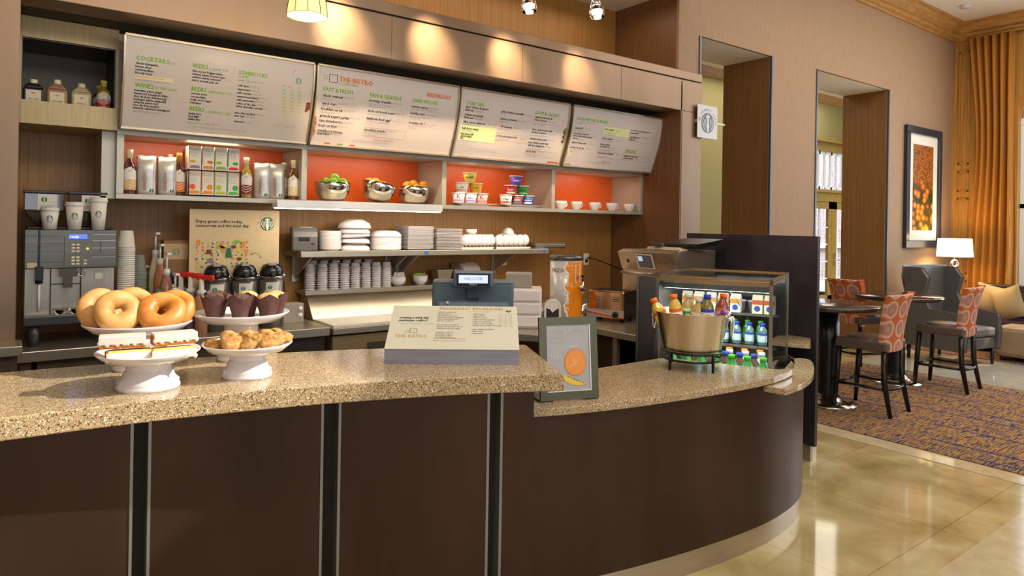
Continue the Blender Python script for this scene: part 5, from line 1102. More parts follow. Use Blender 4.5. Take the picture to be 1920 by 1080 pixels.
ap = airpot(1.083, 4.50, 'charcoal coffee airpot, leftmost of the three'); airpot(1.255, 4.50, 'charcoal coffee airpot, middle of the three', ap); airpot(1.425, 4.50, 'charcoal coffee airpot, rightmost of the three', ap)
t = thing('thermostat_box', 'small grey metal box with two dials beside the prep table', 'box', (1.60, 4.62, zW)); M().box(-.07, .07, -.05, .06, 0, .13).build('housing', mat('box_putty', '9c9284', .45), t, bev=.004)
M().cyl(0, 0, 0, .006, .016, 14).build('dial', whitep, t).matrix_basis = Matrix.Translation((.045, -.05, .05)) @ Matrix.Rotation(pi/2, 4, 'X'); M().cyl(0, 0, 0, .006, .016, 14).build('dial', whitep, t).matrix_basis = Matrix.Translation((.045, -.05, .095)) @ Matrix.Rotation(pi/2, 4, 'X')
# ------------------------------------------------------------------ side worktop
td = thing('iced_tea_dispenser', 'tall iced tea dispenser with an orange and white wrap and black tap', 'dispenser', (3.33, 3.74, zW), facing(3.33, 3.74)); r = .118
M().lathe([(r, .0), (r, .445)], 48).build('cylinder', noisemat('dispenser_silver', [(.3, 'cfccca'), (.7, 'dddad8')], (1, 1, 1), 8, .3, .3), td)
M().lathe([(r*1.03, .44), (r*1.05, .455), (r*1.05, .47), (r*.9, .475), (0, .475)], 40).build('lid', mat('disp_lid', '6a6664', .25, .8), td)
fn = lambda a, b, off=0: Vector(((r+off)*sin(a/r), -(r+off)*cos(a/r), b)); l = M(); edge = []
for i in range(25):
    z = .0+.43*i/24; edge.append((.012+.013*sin(z*44)+.006*sin(z*95), z))
for i in range(24):
    (a0, z0), (a1, z1) = edge[i], edge[i+1]
    for j in range(6):
        u0, u1 = j/6, (j+1)/6; l.flat([(a0+(.165-a0)*u0, z0), (a0+(.165-a0)*u1, z0), (a1+(.165-a1)*u1, z1), (a1+(.165-a1)*u0, z1)], fn, .001, 0)
    l.flat([(a0-.011, z0), (a0, z0), (a1, z1), (a1-.011, z1)], fn, .0012, 1)
for zc in (.33, .20, .08): l.tube([fn(.004+.02*cos(a)*(1-a/9), zc+.026*sin(a)*(1-a/9), .002) for a in [i*.45 for i in range(14)]], .004, 6, 1)
letters(l, 'TAZO', .040, fn, -.122, .355, 2, .0015, bold=.0004)
l.flat([(.07, .28), (.12, .28), (.12, .41), (.07, .41)], fn, .002, 3); disc(l, fn, .093, .315, .016, 4, .003, 12); disc(l, fn, .085, .345, .01, 0, .003, 12)
letters(l, 'TAZO', .012, fn, .08, .39, 5, .003)
l.build('wrap', [mat('tea_orange', 'ee8a12', .35), mat('tea_white', 'f1ede8', .35), ink, mat('tea_card', 'cfdbe8', .5), mat('tea_red', 'd8482a', .5), inks], td)
tp = M(); an = .9; dx, dy = sin(an), -cos(an); P_ = lambda q, z: (dx*q, dy*q, z)
tp.tube([P_(r, .25), P_(r+.035, .25)], .014); tp.tube([P_(r+.035, .29), P_(r+.035, .2)], .011, rs=[.009, .014]); tp.build('tap', chrome, td)
tp = M(); tp.tube([P_(r+.035, .285), P_(r+.035, .325)], .006); tp.tube([P_(r+.02, .33), P_(r+.05, .33)], .006); tp.tube([P_(r+.035, .24), P_(r+.035, .2)], .016, rs=[.016, .01]); tp.build('tap_handle', black, td)
M().lathe([(r*1.02, 0), (r*1.02, .012)], 32).build('base_ring', black, td)
tag(M().lathe([(.085, 0), (.085, .02), (.08, .05), (.06, .085), (.03, .1), (0, .103)], 32).build('dome_lid', mirror, None, (3.62, 3.80, zW)), 'shiny steel dome lid between the tea dispenser and the toaster', 'lid')
to = thing('toaster', 'chrome commercial toaster with a black dial and orange reflections', 'toaster', (3.47, 3.66, zW), -pi/2+.32)
# local x runs towards the customer side (-Y), local y goes to +X
M().box(0, .30, 0, .2, .03, .225).build('body', mat('toaster_chrome', 'c9a07c', .13, 1), to, bev=.012); M().box(0, .30, -.004, 0, .03, .088).build('control_panel', mat('toaster_panel', 'b9b2ab', .3, .5), to)
M().box(.30, .312, 0, .2, .028, .228).build('side_cheek', black, to); l = M(); fn = PL((0, -.004, .03), (1, 0, 0), (0, 0, 1))
l.flat([(0, .036), (.3, .008), (.3, .0), (.26, .0), (0, .026)], fn, .001, 0); l.flat([(0, .052), (.16, .03), (.3, .016), (.3, .014), (.12, .03), (0, .048)], fn, .0012, 1); letters(l, 'Hatco', .016, fn, .015, .026, 2, .002); l.build('decal', [mat('decal_red', 'd4502f', .4), mat('decal_pale', 'e8c8b8', .4), mat('decal_blue', '3a4a8a', .4)], to)
k = M().lathe([(.022, 0), (.022, .012), (.016, .016), (0, .016)], 20).build('dial', black, to); k.location = (.235, -.004, .055); k.rotation_euler = (pi/2, 0, 0)
v_ = M()
for c0 in (.06, .215):
    for i in range(3):
        for j in range(3): v_.box(c0+i*.016, c0+i*.016+.011, -.003, .0, .15+j*.013, .155+j*.013)
v_.build('vent_slots', black, to); s_ = M(); s_.box(.03, .27, .03, .09, .22, .228); s_.box(.03, .27, .12, .17, .22, .228); s_.build('bread_slot', black, to)
for x, y in ((.03, .03), (.27, .03), (.03, .17), (.27, .17)): M().cyl(x, y, 0, .032, .012, 10).build('foot', black, to)
# rapid-cook oven
ov = thing('rapid_cook_oven', 'tall stainless rapid-cook oven with a tilted control panel and screen', 'oven', (3.83, 3.68, zW), -pi/2+.10); sm2 = noisemat('oven_steel', [(.3, 'b09a80'), (.7, 'c4af94')], (60, 60, 1.2), 2, .3, .85)
M().box(.0, .50, .04, .55, .02, .52).build('cabinet', sm2, ov, bev=.006)
m_ = M(); m_.add([(0, .03, .37), (.50, .03, .37), (.50, -.03, .50), (0, -.03, .50), (0, .04, .52), (.5, .04, .52), (0, .06, .37), (.5, .06, .37)], [(0, 1, 2, 3), (3, 2, 5, 4), (0, 3, 4, 6), (1, 7, 5, 2), (0, 6, 7, 1)]); m_.build('control_head', sm2, ov)
fn = PL((0, .03, .37), (1, 0, 0), (0, -.06, .13)); N_ = Vector((0, -.06, .13)).length; fn = PL((0, .03, .37), (1, 0, 0), Vector((0, -.06, .13))/N_)
l = M(); l.flat([(.16, .01), (.32, .01), (.32, .135), (.16, .135)], fn, .004, 0); l.flat([(.178, .022), (.302, .022), (.302, .123), (.178, .123)], fn, .006, 1); l.flat([(.185, .075), (.225, .075), (.225, .115), (.185, .115)], fn, .0075, 2); l.flat([(.07, .055), (.09, .055), (.09, .085), (.07, .085)], fn, .003, 3); letters(l, 'turbochef', .02, fn, .35, .062, 3, .003)
l.build('screen', [mat('bezel', 'd8cfc4', .4), mat('screen_grey', '6d6e78', .25), mat('screen_lit', 'b8cce8', .4, emit=.6), black], ov)
M().box(.03, .47, -.01, .04, .12, .36).build('door', sm2, ov, bev=.01); M().tube([(.04, .0, .345), (.04, -.035, .345), (.46, -.035, .345), (.46, .0, .345)], .01, 10).build('door_handle', mirror, ov)
m_ = M(); m_.prism([(.04, -.03), (.48, -.03), (.48, .04), (.04, .04)], .02, .11, top=[(.01, -.05), (.50, -.05), (.50, .04), (.01, .04)]); m_.build('drip_ledge', sm2, ov, bev=.003)
for x, y in ((.04, .1), (.46, .1), (.04, .5), (.46, .5)): M().cyl(x, y, 0, .024, .02, 10).build('foot', black, ov)
pd = thing('pizza_paddle', 'cream-coloured paddle with a dark grip lying on the oven', 'paddle', (4.0, 3.42, zW+.522), -pi/2)
M().prism([(-.12, -.03), (.22, -.03), (.22, .05), (.1, .16), (-.03, .16), (-.12, .05)], 0, .02, top=[(-.11, -.02), (.2, -.02), (.1, .12), (.09, .14), (-.02, .14), (-.1, .05)]).build('blade', mat('paddle_cream', 'c9b9a0', .5), pd, bev=.003); M().box(-.06, .05, -.05, -.02, .03, .05).box(-.02, .01, -.05, .02, .018, .034).build('grip', mat('grip_dark', '3a3f44', .4), pd, bev=.006)
tg = tag(M().prism([(-.12, -.14), (.12, -.14), (.12, .14), (-.12, .14)], 0, .045, top=[(-.16, -.18), (.16, -.18), (.16, .18), (-.16, .18)]).build('baking_tray', mat('tray_dark', '4d4f4d', .35, .7), None, (4.22, 3.30, zW+.545), bev=.004), 'dark tilted baking tray on top of the oven beside the divider panel', 'tray'); tg.rotation_euler = (.0, -.12, 0)
# white drawer unit, napkin dispenser, grey box, second printer
wd = thing('drawer_unit', 'white plastic drawer unit right of the till', 'drawers', (2.80, 3.58, zW), facing(2.8, 3.58))
M().box(-.13, .13, 0, .22, 0, .265).build('cabinet', mat('frosted_white', 'e9e0dc', .4), wd, bev=.006)
for i in range(3): M().box(-.12, .12, -.018, 0, .012+i*.085, .085+i*.085).build('drawer', mat('drawer_white', 'ddd2ce', .35), wd, bev=.008)
tag(M().box(-.09, .09, -.08, .08, 0, .10).build('grey_box', mat('box_putty', '9c9284'), None, (2.845, 3.68, zW+.2655), facing(2.8, 3.6), bev=.008), 'grey metal box on top of the white drawer unit', 'box')
printer((3.13, 4.78, 1.118), 0, mat('printer_light', 'b3a69c', .4), 'pale grey receipt printer partly behind the till display', 1.0)
nd = thing('napkin_dispenser', 'white arched napkin dispenser with a dark front in front of the tea dispenser', 'napkin dispenser', (3.0, 3.50, zW), facing(3.0, 3.5)); m_ = M(); P = [(-.058, 0), (.058, 0), (.058, .14)]+[(.058*cos(pi*i/8), .14+.045*sin(pi*i/8)) for i in range(1, 8)]+[(-.058, .14)]
n_ = len(P); m_.add([(x, 0, z) for x, z in P]+[(x, .1, z) for x, z in P], [tuple(range(n_)), tuple(range(2*n_-1, n_-1, -1))]+[(i, i+n_, (i+1) % n_+n_, (i+1) % n_) for i in range(n_)]); m_.build('case', mat('napkin_cream', 'd8cfc0', .35), nd, bev=.004)
l = M(); fn = PL((0, -.001, 0), (1, 0, 0), (0, 0, 1)); l.flat([(-.042, .01), (.042, .01), (.042, .13), (.02, .12), (.0, .10), (-.02, .125), (-.042, .13)], fn, .002, 0); l.build('face_plate', mat('napkin_dark', '3c3434', .2), nd)
l = M(); l.flat([(-.035, .125), (.0, .102), (.035, .125), (.03, .165), (0, .172), (-.03, .165)], fn, .0015, 0); l.build('napkin', paperw, nd)
tag(M().cyl(0, 0, 0, .14, .045, 20).build('steel_canister', steelv, None, (3.06, 3.68, zW)), 'narrow steel canister between the drawer unit and napkin dispenser', 'canister')
# items on the inner shelf below the side worktop
o = tag(M().lathe([(.035, 0), (.045, .09), (.048, .092), (.044, .092), (.033, .004), (0, .004)], 20).build('plastic_cup', mat('cup_sleeve_clear', 'b7aaa4', .15, coat=.6), None, (3.40, 3.03, .501)), 'clear plastic cup in the stack under the side worktop', 'cup', 'cups under the side worktop')
for i in range(1, 14): dup(o, (3.40+.0035*i, 3.03, .501+.0125*i))
tag(M().box(-.05, .05, -.08, .08, 0, .27).build('paper_pack', mat('pack_white', 'd9d2cb', .6), None, (3.55, 3.08, .501), .3, bev=.02), 'upright pack of white paper napkins under the side worktop', 'napkins')
# ------------------------------------------------------------------ on the tall bar
zB = 1.067
def cakestand(x, y, R, h, label, rb):
    return tag(M().lathe([(rb, 0), (rb*1.0, .012), (rb*.95, .020), (rb*.97, .026), (rb*.84, .036), (rb*.76, .055), (rb*.70, h*.6), (rb*.70, h*.86), (rb*.86, h*.93), (R*.8, h*.93), (R, h+.018), (R*1.0, h+.022), (R*.97, h+.022), (R*.8, h+.002), (0, h+.002)], 56).build('cake_stand', white, None, (x, y, zB)), label, 'cake stand', 'white cake stands on the bar')
cakestand(.410, 2.808, .180, .150, 'tall white cake stand carrying the bagels', .085); cakestand(.392, 2.474, .154, .100, 'low white cake stand carrying the iced cake slices', .095)
cakestand(.768, 2.788, .180, .165, 'tall white cake stand carrying the muffins', .09); cakestand(.702, 2.466, .150, .098, 'low white cake stand carrying the scones', .084)
bg = noisemat('bagel_crust', [(.3, 'a4621e'), (.5, 'bd7a30'), (.75, 'd09850')], (1, 1, 1), 14, .42, bump=.6, coat=.08)
bg2 = noisemat('bagel_pale_crust', [(.3, 'b8823e'), (.75, 'd0a262')], (1, 1, 1), 14, .5, bump=.6, coat=.03)
def bagel(x, y, z, tilt, rz, label, m_=None, R=.046, r=.031):
    rr = random.uniform(0, 6); o = M().torus((0, 0, 0), R, r, 40, 18, f=lambda t, p: 1+.06*sin(2*t+rr)+.03*sin(5*t), sz=.92).build('bagel', m_ or bg, None, (x, y, z)); o.rotation_mode = 'ZYX'
    o.rotation_mode = 'XYZ'; o.rotation_euler = (tilt, 0, rz); return tag(o, label, 'bagel', 'bagels on the tall stand')
zp = zB+.154; fz = facing(.4, 2.8)
bagel(.335, 2.75, zp+.066, radians(62), fz+.1, 'pale bagel standing front centre-left on the tall stand', bg2, .045, .032); bagel(.47, 2.72, zp+.06, radians(48), fz-.1, 'glossy browned bagel leaning at the front right of the stand', bg, .049, .033)
bagel(.293, 2.85, zp+.064, radians(65), fz+.35, 'pale bagel at the far left behind the front one', bg2, .047, .032); bagel(.40, 2.88, zp+.066, radians(60), fz, 'bagel at the back, glimpsed between the two front bagels', bg2); bagel(.525, 2.80, zp+.06, radians(55), fz-.3, 'browned bagel tucked behind the glossy one on the right', bg, .047, .031)
ice = noisemat('white_icing', [(.3, 'c4bbb0'), (.7, 'dad2c8')], (1, 1, 1), 20, .4, bump=.5); crumb = noisemat('yellow_cake', [(.3, 'c9a84e'), (.7, 'dcc070')], (1, 1, 1), 60, .8, bump=.4); crust = mat('cake_crust', 'b96a22', .6)
def cake(x, y, z, rz, label, fl=0):
    t = thing('iced_cake_slice', label, 'cake slice', (x-.010, y+.004, z), rz, 'iced cake slices on the low stand'); m_ = M(); L_, w, h = .064, .03, .034
    m_.prism([(-L_, -w), (L_, -w), (L_, w), (-L_, w)], 0, h, top=[(-L_*.95, -w*.85), (L_*.95, -w*.85), (L_*.95, w*.85), (-L_*.95, w*.85)]); m_.build('sponge', crumb if not fl else crust, t, bev=.006)
    i_ = M(); n = 14
    if fl: i_.box(-L_, L_, -w*1.06, w*1.06, h*.92, h*1.15); i_.box(-L_, L_, -w*1.1, -w*.9, h*.42, h*1.1)
    else: i_.box(-L_, L_, -w*1.1, -w*.92, .004, h*.9)
    for k in range(n):
        xx = -L_+2*L_*k/(n-1); i_.ball((xx*.95, -w*1.0, h*(.55 if fl else .3)+.004*sin(k*2.3)), .008, .003, .009, n=8, k=6)
    i_.build('icing', ice, t, bev=.003); M().box(-L_*1.02, -L_*.9, -w, w, .002, h*.9).build('crust', crust, t, bev=.004); return t
zc = zB+.104; a2 = fz
cake(.338, 2.415, zc, a2+.08, 'yellow cake slice lying flat at front left'); cake(.458, 2.39, zc, a2+.12, 'yellow cake slice lying flat at front right'); cake(.322, 2.435, zc+.040, a2+.0, 'iced slice stacked on top at left, icing upward', 1); cake(.466, 2.415, zc+.040, a2+.16, 'iced slice stacked on top at right, icing upward', 1)
cake(.40, 2.53, zc, a2, 'iced cake slice at the back of the low stand', 1)
muf = noisemat('muffin_wrapper', [(.3, '4a2c28'), (.7, '6d4640')], (1, 1, 1), 12, .55, bump=.3); choc = noisemat('chocolate_muffin', [(.3, '33221a'), (.6, '5b4434'), (.8, '8a7458')], (1, 1, 1), 60, .8, bump=1); gold = noisemat('golden_muffin', [(.3, 'b98a44'), (.7, 'e0c080')], (1, 1, 1), 40, .7, bump=.8)
def muffin(x, y, top, label, rz=0):
    t = thing('muffin', label, 'muffin', (x, y, zB+.168), rz, 'muffins on the tall stand'); n = 32; vs = []; fs = []
    prof = [(.026, 0, 0), (.033, .03, 0), (.041, .058, 0), (.050, .078, .016)]
    for r_, z, pk in prof:
        for i in range(n): a = 2*pi*i/n; q = abs(((i % 8)/4)-1); vs.append((r_*cos(a)*(1+.05*q*(z > .05)), r_*sin(a)*(1+.05*q*(z > .05)), z+pk*q*1.3))
    for k in range(3):
        for i in range(n): fs.append((k*n+i, k*n+(i+1) % n, (k+1)*n+(i+1) % n, (k+1)*n+i))
    fs.append(tuple(range(n-1, -1, -1))); M().add(vs, fs, 0, False).build('paper_case', muf, t)
    M().ball((0, 0, .070), .042, .042, .03, 0, 24, 12, noise=.05).build('top', top, t); return t
fl_ = ['dark chocolate muffin at front left of the tall stand', 'dark chocolate muffin second from the left, nearest the front', 'golden muffin in a peaked paper case right of the chocolate ones', 'golden muffin at the right edge of the tall stand', 'red-brown crumb muffin behind, between the chocolate and golden ones', 'muffin at the back left of the tall stand']
for i, (x, y, tp_) in enumerate([(.66, 2.765, choc), (.740, 2.705, choc), (.838, 2.685, gold), (.892, 2.755, gold), (.795, 2.80, gold), (.695, 2.86, choc)]): muffin(x, y, tp_, fl_[i], i*.7)
scn = noisemat('scone_crumb', [(.25, '5d3a1a'), (.4, '96682e'), (.55, 'b38546'), (.75, 'cfa86c')], (1, 1, 1), 55, .75, bump=1.0)
sl_ = ['flat orange-edged scone at the far left of the low stand', 'scone leaning second from the left', 'drizzled scone in the centre of the low stand', 'scone right of the centre', 'broad scone at the right of the low stand', 'scone at the back of the low stand']
for i, (x, y, a, tx_) in enumerate([(.606, 2.482, .2, .3), (.640, 2.422, .3, .8), (.696, 2.407, -.2, .9), (.754, 2.387, .1, .8), (.792, 2.424, -.3, .5), (.705, 2.51, .5, .2)]):
    R4 = random.Random(i); o = M().ball((0, 0, 0), .046, .040, .02, 0, 40, 20, noise=.10, f=lambda t, p: 1+.14*cos(3*t)+.03*sin(9*t)).build('scone', scn, None, (x, y, zB+.098+.012+.022*(tx_ > .4)+.004)); o.rotation_euler = (tx_, .15-.3*R4.random(), a+fz); tag(o, sl_[i], 'scone', 'scones on the low stand')
# counter menu stand
ms = thing('counter_menu_stand', 'grey metal stand with a slanted menu card asking about mid-day coffee', 'menu stand', (1.198, 2.398, zB), atan2(-.3, .432)); WD = .526; DP = .27
m_ = M(); m_.add([(0, 0, 0), (WD, 0, 0), (WD, DP, 0), (0, DP, 0), (0, 0, .054), (WD, 0, .054), (WD, DP, .19), (0, DP, .19)], [(0, 3, 2, 1), (4, 5, 6, 7), (0, 1, 5, 4), (1, 2, 6, 5), (2, 3, 7, 6), (3, 0, 4, 7)]); m_.build('metal_base', noisemat('menu_base', [(.3, '8d90a0'), (.7, 'a2a5b4')], (2, 60, 60), 2, .3, .6), ms, bev=.001)
up = Vector((0, DP, .136)); Ls = up.length; fn = PL((0, 0, .056), (1, 0, 0), up/Ls); m_ = M()
m_.add([fn(a, b, c) for c in (0, .003) for a, b in ((0, 0), (WD, 0), (WD, Ls), (0, Ls))], [(0, 3, 2, 1), (4, 5, 6, 7), (0, 1, 5, 4), (1, 2, 6, 5), (2, 3, 7, 6), (3, 0, 4, 7)]); m_.build('card', mat('menu_card', 'cbc8b6', .4), ms)
l = M(); S_ = Ls/.302
letters(l, 'craving a mid-day', .0172, fn, .035, .205*S_, 0, .005, bold=.0008); letters(l, 'starbucks coffee?', .0172, fn, .033, .185*S_, 0, .005, bold=.0008); letters(l, 'ask your barista about our specials', .010, fn, .042, .165*S_, 1, .005)
letters(l, 'THE BISTRO', .024, fn, .03, .075*S_, 2, .005)
for a0, b0, w_, mi in ((.068, .105, .014, 1), (.086, .105, .028, 0)):
    for q in ((a0, b0, a0+w_, b0+.0015), (a0, b0+w_, a0+w_, b0+w_+.0015), (a0, b0, a0+.0015, b0+w_), (a0+w_, b0, a0+w_+.0015, b0+w_)): l.flat([(q[0], q[1]), (q[2], q[1]), (q[2], q[3]), (q[0], q[3])], fn, .005, mi)
letters(l, 'BREAKFAST', .026, fn, .195, .272*S_, 2, .005); letters(l, 'BEVERAGES', .026, fn, .335, .272*S_, 2, .005); letters(l, 'starbucks coffee', .012, fn, .335, .256*S_, 1, .005)
L1 = ['classic oatmeal', 'quick start', 'breakfast cereal', 'granola yogurt parfait', 'ripe strawberries', 'fresh cut fruit', '', 'morning scramble', 'thick cut french toast', 'daybreak fried eggs', '', 'sunrise starter', 'healthy start', 'breakfast BLT', 'breakfast burrito']
L2 = ['caffe latte', 'cappuccino', 'caffe mocha', 'caramel macchiato', 'caffe americano', 'coffee of the day', 'white chocolate mocha', '', 'tazo chai tea latte', 'tazo teas', 'espresso']
for i, s_ in enumerate(L1): letters(l, s_, .0125, fn, .192, (.248-i*.0128)*S_, 0, .005)
for i, s_ in enumerate(L2):
    letters(l, s_, .0125, fn, .338, (.236-i*.0135)*S_, 0, .005)
    if s_ and i < 7:
        for k in range(3): letters(l, '3.%d5' % ((i+k) % 9), .009, fn, .445+.022*k, (.236-i*.0135)*S_, 3, .005)
for q in ((.186, .052, .31, .0535), (.186, .068, .31, .0695), (.186, .052, .1875, .0695), (.3085, .052, .31, .0695)): l.flat([(q[0], q[1]), (q[2], q[1]), (q[2], q[3]), (q[0], q[3])], fn, .005, 2)
emblem(l, fn, .49, .268*S_, .011, 4, 5, .005); l.build('lettering', [ink, inkg, mat('menu_gold_ink', 'c9993a', .6), inks, green, paperw], ms)
M().box(WD-.012, WD-.008, .004, DP-.01, .0, .001).build('rubber_pad', black, ms)
# till behind the bar
ti = thing('till_terminal', 'slate-grey till terminal seen from behind with a blue-lit customer display', 'till', (1.815, 2.705, .74), facing(1.815, 2.705)); tm = noisemat('till_slate', [(.3, '45555a'), (.7, '526468')], (1, 1, 1), 8, .35); td2 = mat('till_dark', '2e3b44', .35)
M().box(-.195, .195, -.02, .10, .30, .605).build('screen_housing', tm, ti, bev=.014); M().box(-.175, .175, -.06, -.015, .25, .51).build('rear_cover', tm, ti, bev=.02)
m_ = M(); m_.box(-.165, -.11, -.068, -.05, .25, .48); m_.box(.11, .165, -.068, -.05, .25, .48); m_.build('cable_hatch', td2, ti, bev=.012)
M().box(-.17, .17, -.05, .2, 0, .08).box(-.09, .09, 0, .1, .08, .31).build('base', td2, ti, bev=.01); M().box(-.185, -.105, -.021, -.02, .593, .595).box(.105, .185, -.021, -.02, .593, .595).build('seam', black, ti)
M().box(-.03, .03, -.045, -.01, .52, .60).build('display_neck', td2, ti, bev=.004)
cdp = M().box(-.095, .095, -.075, -.035, .575, .655).build('customer_display', mat('till_blue_grey', '4c5d68', .3), ti, bev=.012); M().box(-.078, .078, -.078, -.074, .586, .645).build('bezel', black, cdp, bev=.003); M().box(-.068, .068, -.080, -.077, .598, .636).build('lit_screen', mat('lcd', 'a9b4f4', .4, emit=1.1), cdp)
l = M(); letters(l, 'MICROS', .010, PL((0, -.079, .588), (1, 0, 0), (0, 0, 1)), 0, 0, 0, .0005, True); letters(l, 'WELCOME', .018, PL((0, -.080, .613), (1, 0, 0), (0, 0, 1)), 0, 0, 1, .0008, True); l.build('lettering', [paperw, mat('lcd_ink', '7f8ad6', .5)], cdp)
M().box(-.125, -.115, -.064, -.06, .50, .51).build('white_tag', paperw, ti)
# framed tea sign on the low counter
sg = thing('tea_sign_frame', 'olive metal frame with a grey tea advert leaning on the low counter', 'sign', (1.844, 2.222, .86), atan2(2.135-2.222, 2.102-1.844)); Wf, Hf = .272, .352; lean = .12
up = Vector((0, sin(lean), cos(lean))); fn = PL((0, 0, .006), (1, 0, 0), up); om = mat('olive_metal', '4f4c36', .3, .5)
def fbox(mb, a0, a1, b0, b1, c0, c1): mb.add([fn(a, b, c) for c in (c0, c1) for a, b in ((a0, b0), (a1, b0), (a1, b1), (a0, b1))], [(0, 3, 2, 1), (4, 5, 6, 7), (0, 1, 5, 4), (1, 2, 6, 5), (2, 3, 7, 6), (3, 0, 4, 7)])
m_ = M(); 
for q in ((0, Wf, 0, .034), (0, Wf, Hf-.034, Hf), (0, .034, .034, Hf-.034), (Wf-.034, Wf, .034, Hf-.034)): fbox(m_, *q, -.004, .008)
m_.build('frame', om, sg); m_ = M(); fbox(m_, .03, Wf-.03, .03, Hf-.03, -.003, .004); m_.build('advert', mat('advert_grey', 'a09c98', .25), sg)
m_ = M(); fbox(m_, Wf-.0385, Wf-.034, .034, Hf-.034, .003, .0095); fbox(m_, .034, Wf-.034, .034, .037, .003, .0095); m_.build('acrylic_edge', mat('acrylic', 'd8d2e0', .2), sg)
m_ = M(); m_.prism([(-.005, .005), (.06, .005), (.06, .12), (-.005, .12)], 0, .01).prism([(Wf-.06, .005), (Wf, .005), (Wf, .12), (Wf-.06, .12)], 0, .01); m_.build('foot', black, sg)
l = M(); letters(l, 'Crisp & tart.', .033, fn, .05, .285, 0, .006); letters(l, 'shaken iced tea', .012, fn, .05, .262, 0, .006); letters(l, 'passion fruit', .012, fn, .05, .243, 0, .006); letters(l, 'TAZO', .021, fn, .048, .175, 1, .006)
l.flat([(.10, .222), (.185, .224), (.185, .226), (.10, .2235)], fn, .006, 1); disc(l, fn, .165, .155, .052, 2, .0055, 32, .058); disc(l, fn, .165, .155, .048, 3, .006, 32, .054)
for i in range(9): a = R3.uniform(0, 6); q = R3.uniform(0, .03); x, y = .165+q*cos(a), .155+q*sin(a); band(l, fn, [(x-.008, y-.006), (x, y+.003), (x+.009, y-.001)], .0018, 4, .0066)
l.flat([(.11, .105), (.125, .10), (.16, .078), (.20, .068), (.215, .062), (.19, .056), (.15, .060), (.12, .075), (.105, .09)], fn, .006, 5)
for i in range(6): l.flat([(.125+i*.014, .098-i*.006), (.133+i*.014, .098-i*.006), (.131+i*.014, .093-i*.006)], fn, .0064, 6)
l.build('artwork', [mat('ad_pale', 'b9b5b2', .4), paperw, mat('ad_amber', 'c9742a', .4), mat('ad_orange', 'dd8a32', .4), mat('ad_light', 'f0c088', .4), mat('ad_yellow', 'e0b81a', .4), mat('ad_dark', '3a3420', .5)], sg)
# beverage tub on its wire stand
bx_, by_ = 2.985, 2.325; zt_ = .86
st = thing('wire_stand', 'black wire ring stand under the beverage tub', 'stand', (bx_, by_, zt_)); w = M()
for z, r_ in ((.095, .158), (.055, .153)): w.tube([(r_*cos(2*pi*i/40), r_*sin(2*pi*i/40), z) for i in range(40)], .006, 8, closed=True)
w.build('ring', blackm, st)
for k in range(4): a = fz+.0+k*pi/2-pi/2; M().tube([(.155*cos(a), .155*sin(a), 0), (.158*cos(a), .158*sin(a), .10)], .007).build('leg', blackm, st)
tub = thing('beverage_tub', 'brushed steel beverage tub with ring handles on the low counter', 'tub', (bx_, by_, zt_+.098)); R0, R1, H = .150, .198, .205
M().lathe([(R0*.96, 0), (R0, .008), (R1, H), (R1+.003, H+.003), (R1-.004, H), (R0-.006, .012), (0, .012)], 64).build('body', noisemat('tub_steel', [(.3, 'd6ccb8'), (.7, 'ded5c4')], (26, 26, .6), 1.5, .22, 1, rr=(.2, .26)), tub)
n, l, b = nodes(MT['tub_steel']); tg_ = n.new('ShaderNodeTangent'); tg_.direction_type = 'RADIAL'; tg_.axis = 'Z'; l.new(tg_.outputs[0], b.inputs['Tangent']); b.inputs['Anisotropic'].default_value = .7; b.inputs['Anisotropic Rotation'].default_value = .25
for k, a in enumerate((facing(bx_, by_)-pi/2-pi/2*1.0-.25, facing(bx_, by_)-pi/2+pi/2-.25)):
    c, s = cos(a), sin(a); h = M(); 
    for sg_ in (-.03, .03): h.tube([((R1-.012)*c-s*sg_, (R1-.012)*s+c*sg_, H-.022), ((R1+.012)*c-s*sg_, (R1+.012)*s+c*sg_, H-.022)], .009)
    h.tube([((R1+.012)*c-s*.03*cos(t_)*1.1, (R1+.012)*s+c*.03*cos(t_)*1.1, H-.022-.085*abs(sin(t_))**.8) for t_ in [pi*i/16 for i in range(17)]], .0045); h.build('ring_handle', chrome, tub)
def juice(name, x, y, z, col, capc, lab, label, tilt=(0, 0), h=.17, r=.034, group='juice bottles in the tub'):
    t = thing(name, label, 'bottle', (x, y, z), 0, group); t.rotation_euler = (tilt[0], tilt[1], facing(x, y))
    M().lathe([(r*.9, 0), (r, .008), (r, h*.58), (r*.86, h*.7), (r*.5, h*.82), (r*.46, h*.88)], 22).build('bottle', mat('ju'+col, col, .08, coat=1), t); M().lathe([(r*.56, h*.86), (r*.58, h*.99), (r*.5, h), (0, h)], 18).build('cap', mat('cap_'+capc, capc, .35), t)
    if lab:
        fn = lambda a, b, off=0, r=r: Vector(((r+off)*sin(a/r), -(r+off)*cos(a/r), b)); l = M()
        for i in range(8): a0 = -r*1.4+i*r*.35; l.flat([(a0, h*.16), (a0+r*.35, h*.16), (a0+r*.35, h*.56), (a0, h*.56)], fn, .0008, 0); l.flat([(a0, h*.46), (a0+r*.35, h*.46), (a0+r*.35, h*.56), (a0, h*.56)], fn, .0014, 1)
        disc(l, fn, .006, h*.32, r*.45, 2, .0016, 12); l.build('label', [mat('l0'+lab[0], lab[0], .5), mat('l1'+lab[1], lab[1], .5), mat('l2'+lab[2], lab[2], .5)], t)
    return t
zj = zt_+.098+.10
ux, uy = cos(fz), sin(fz)   # across the view
fr2 = facing(bx_, by_); ax_, ay_ = cos(fr2), sin(fr2); nx_, ny_ = sin(fr2), -cos(fr2)
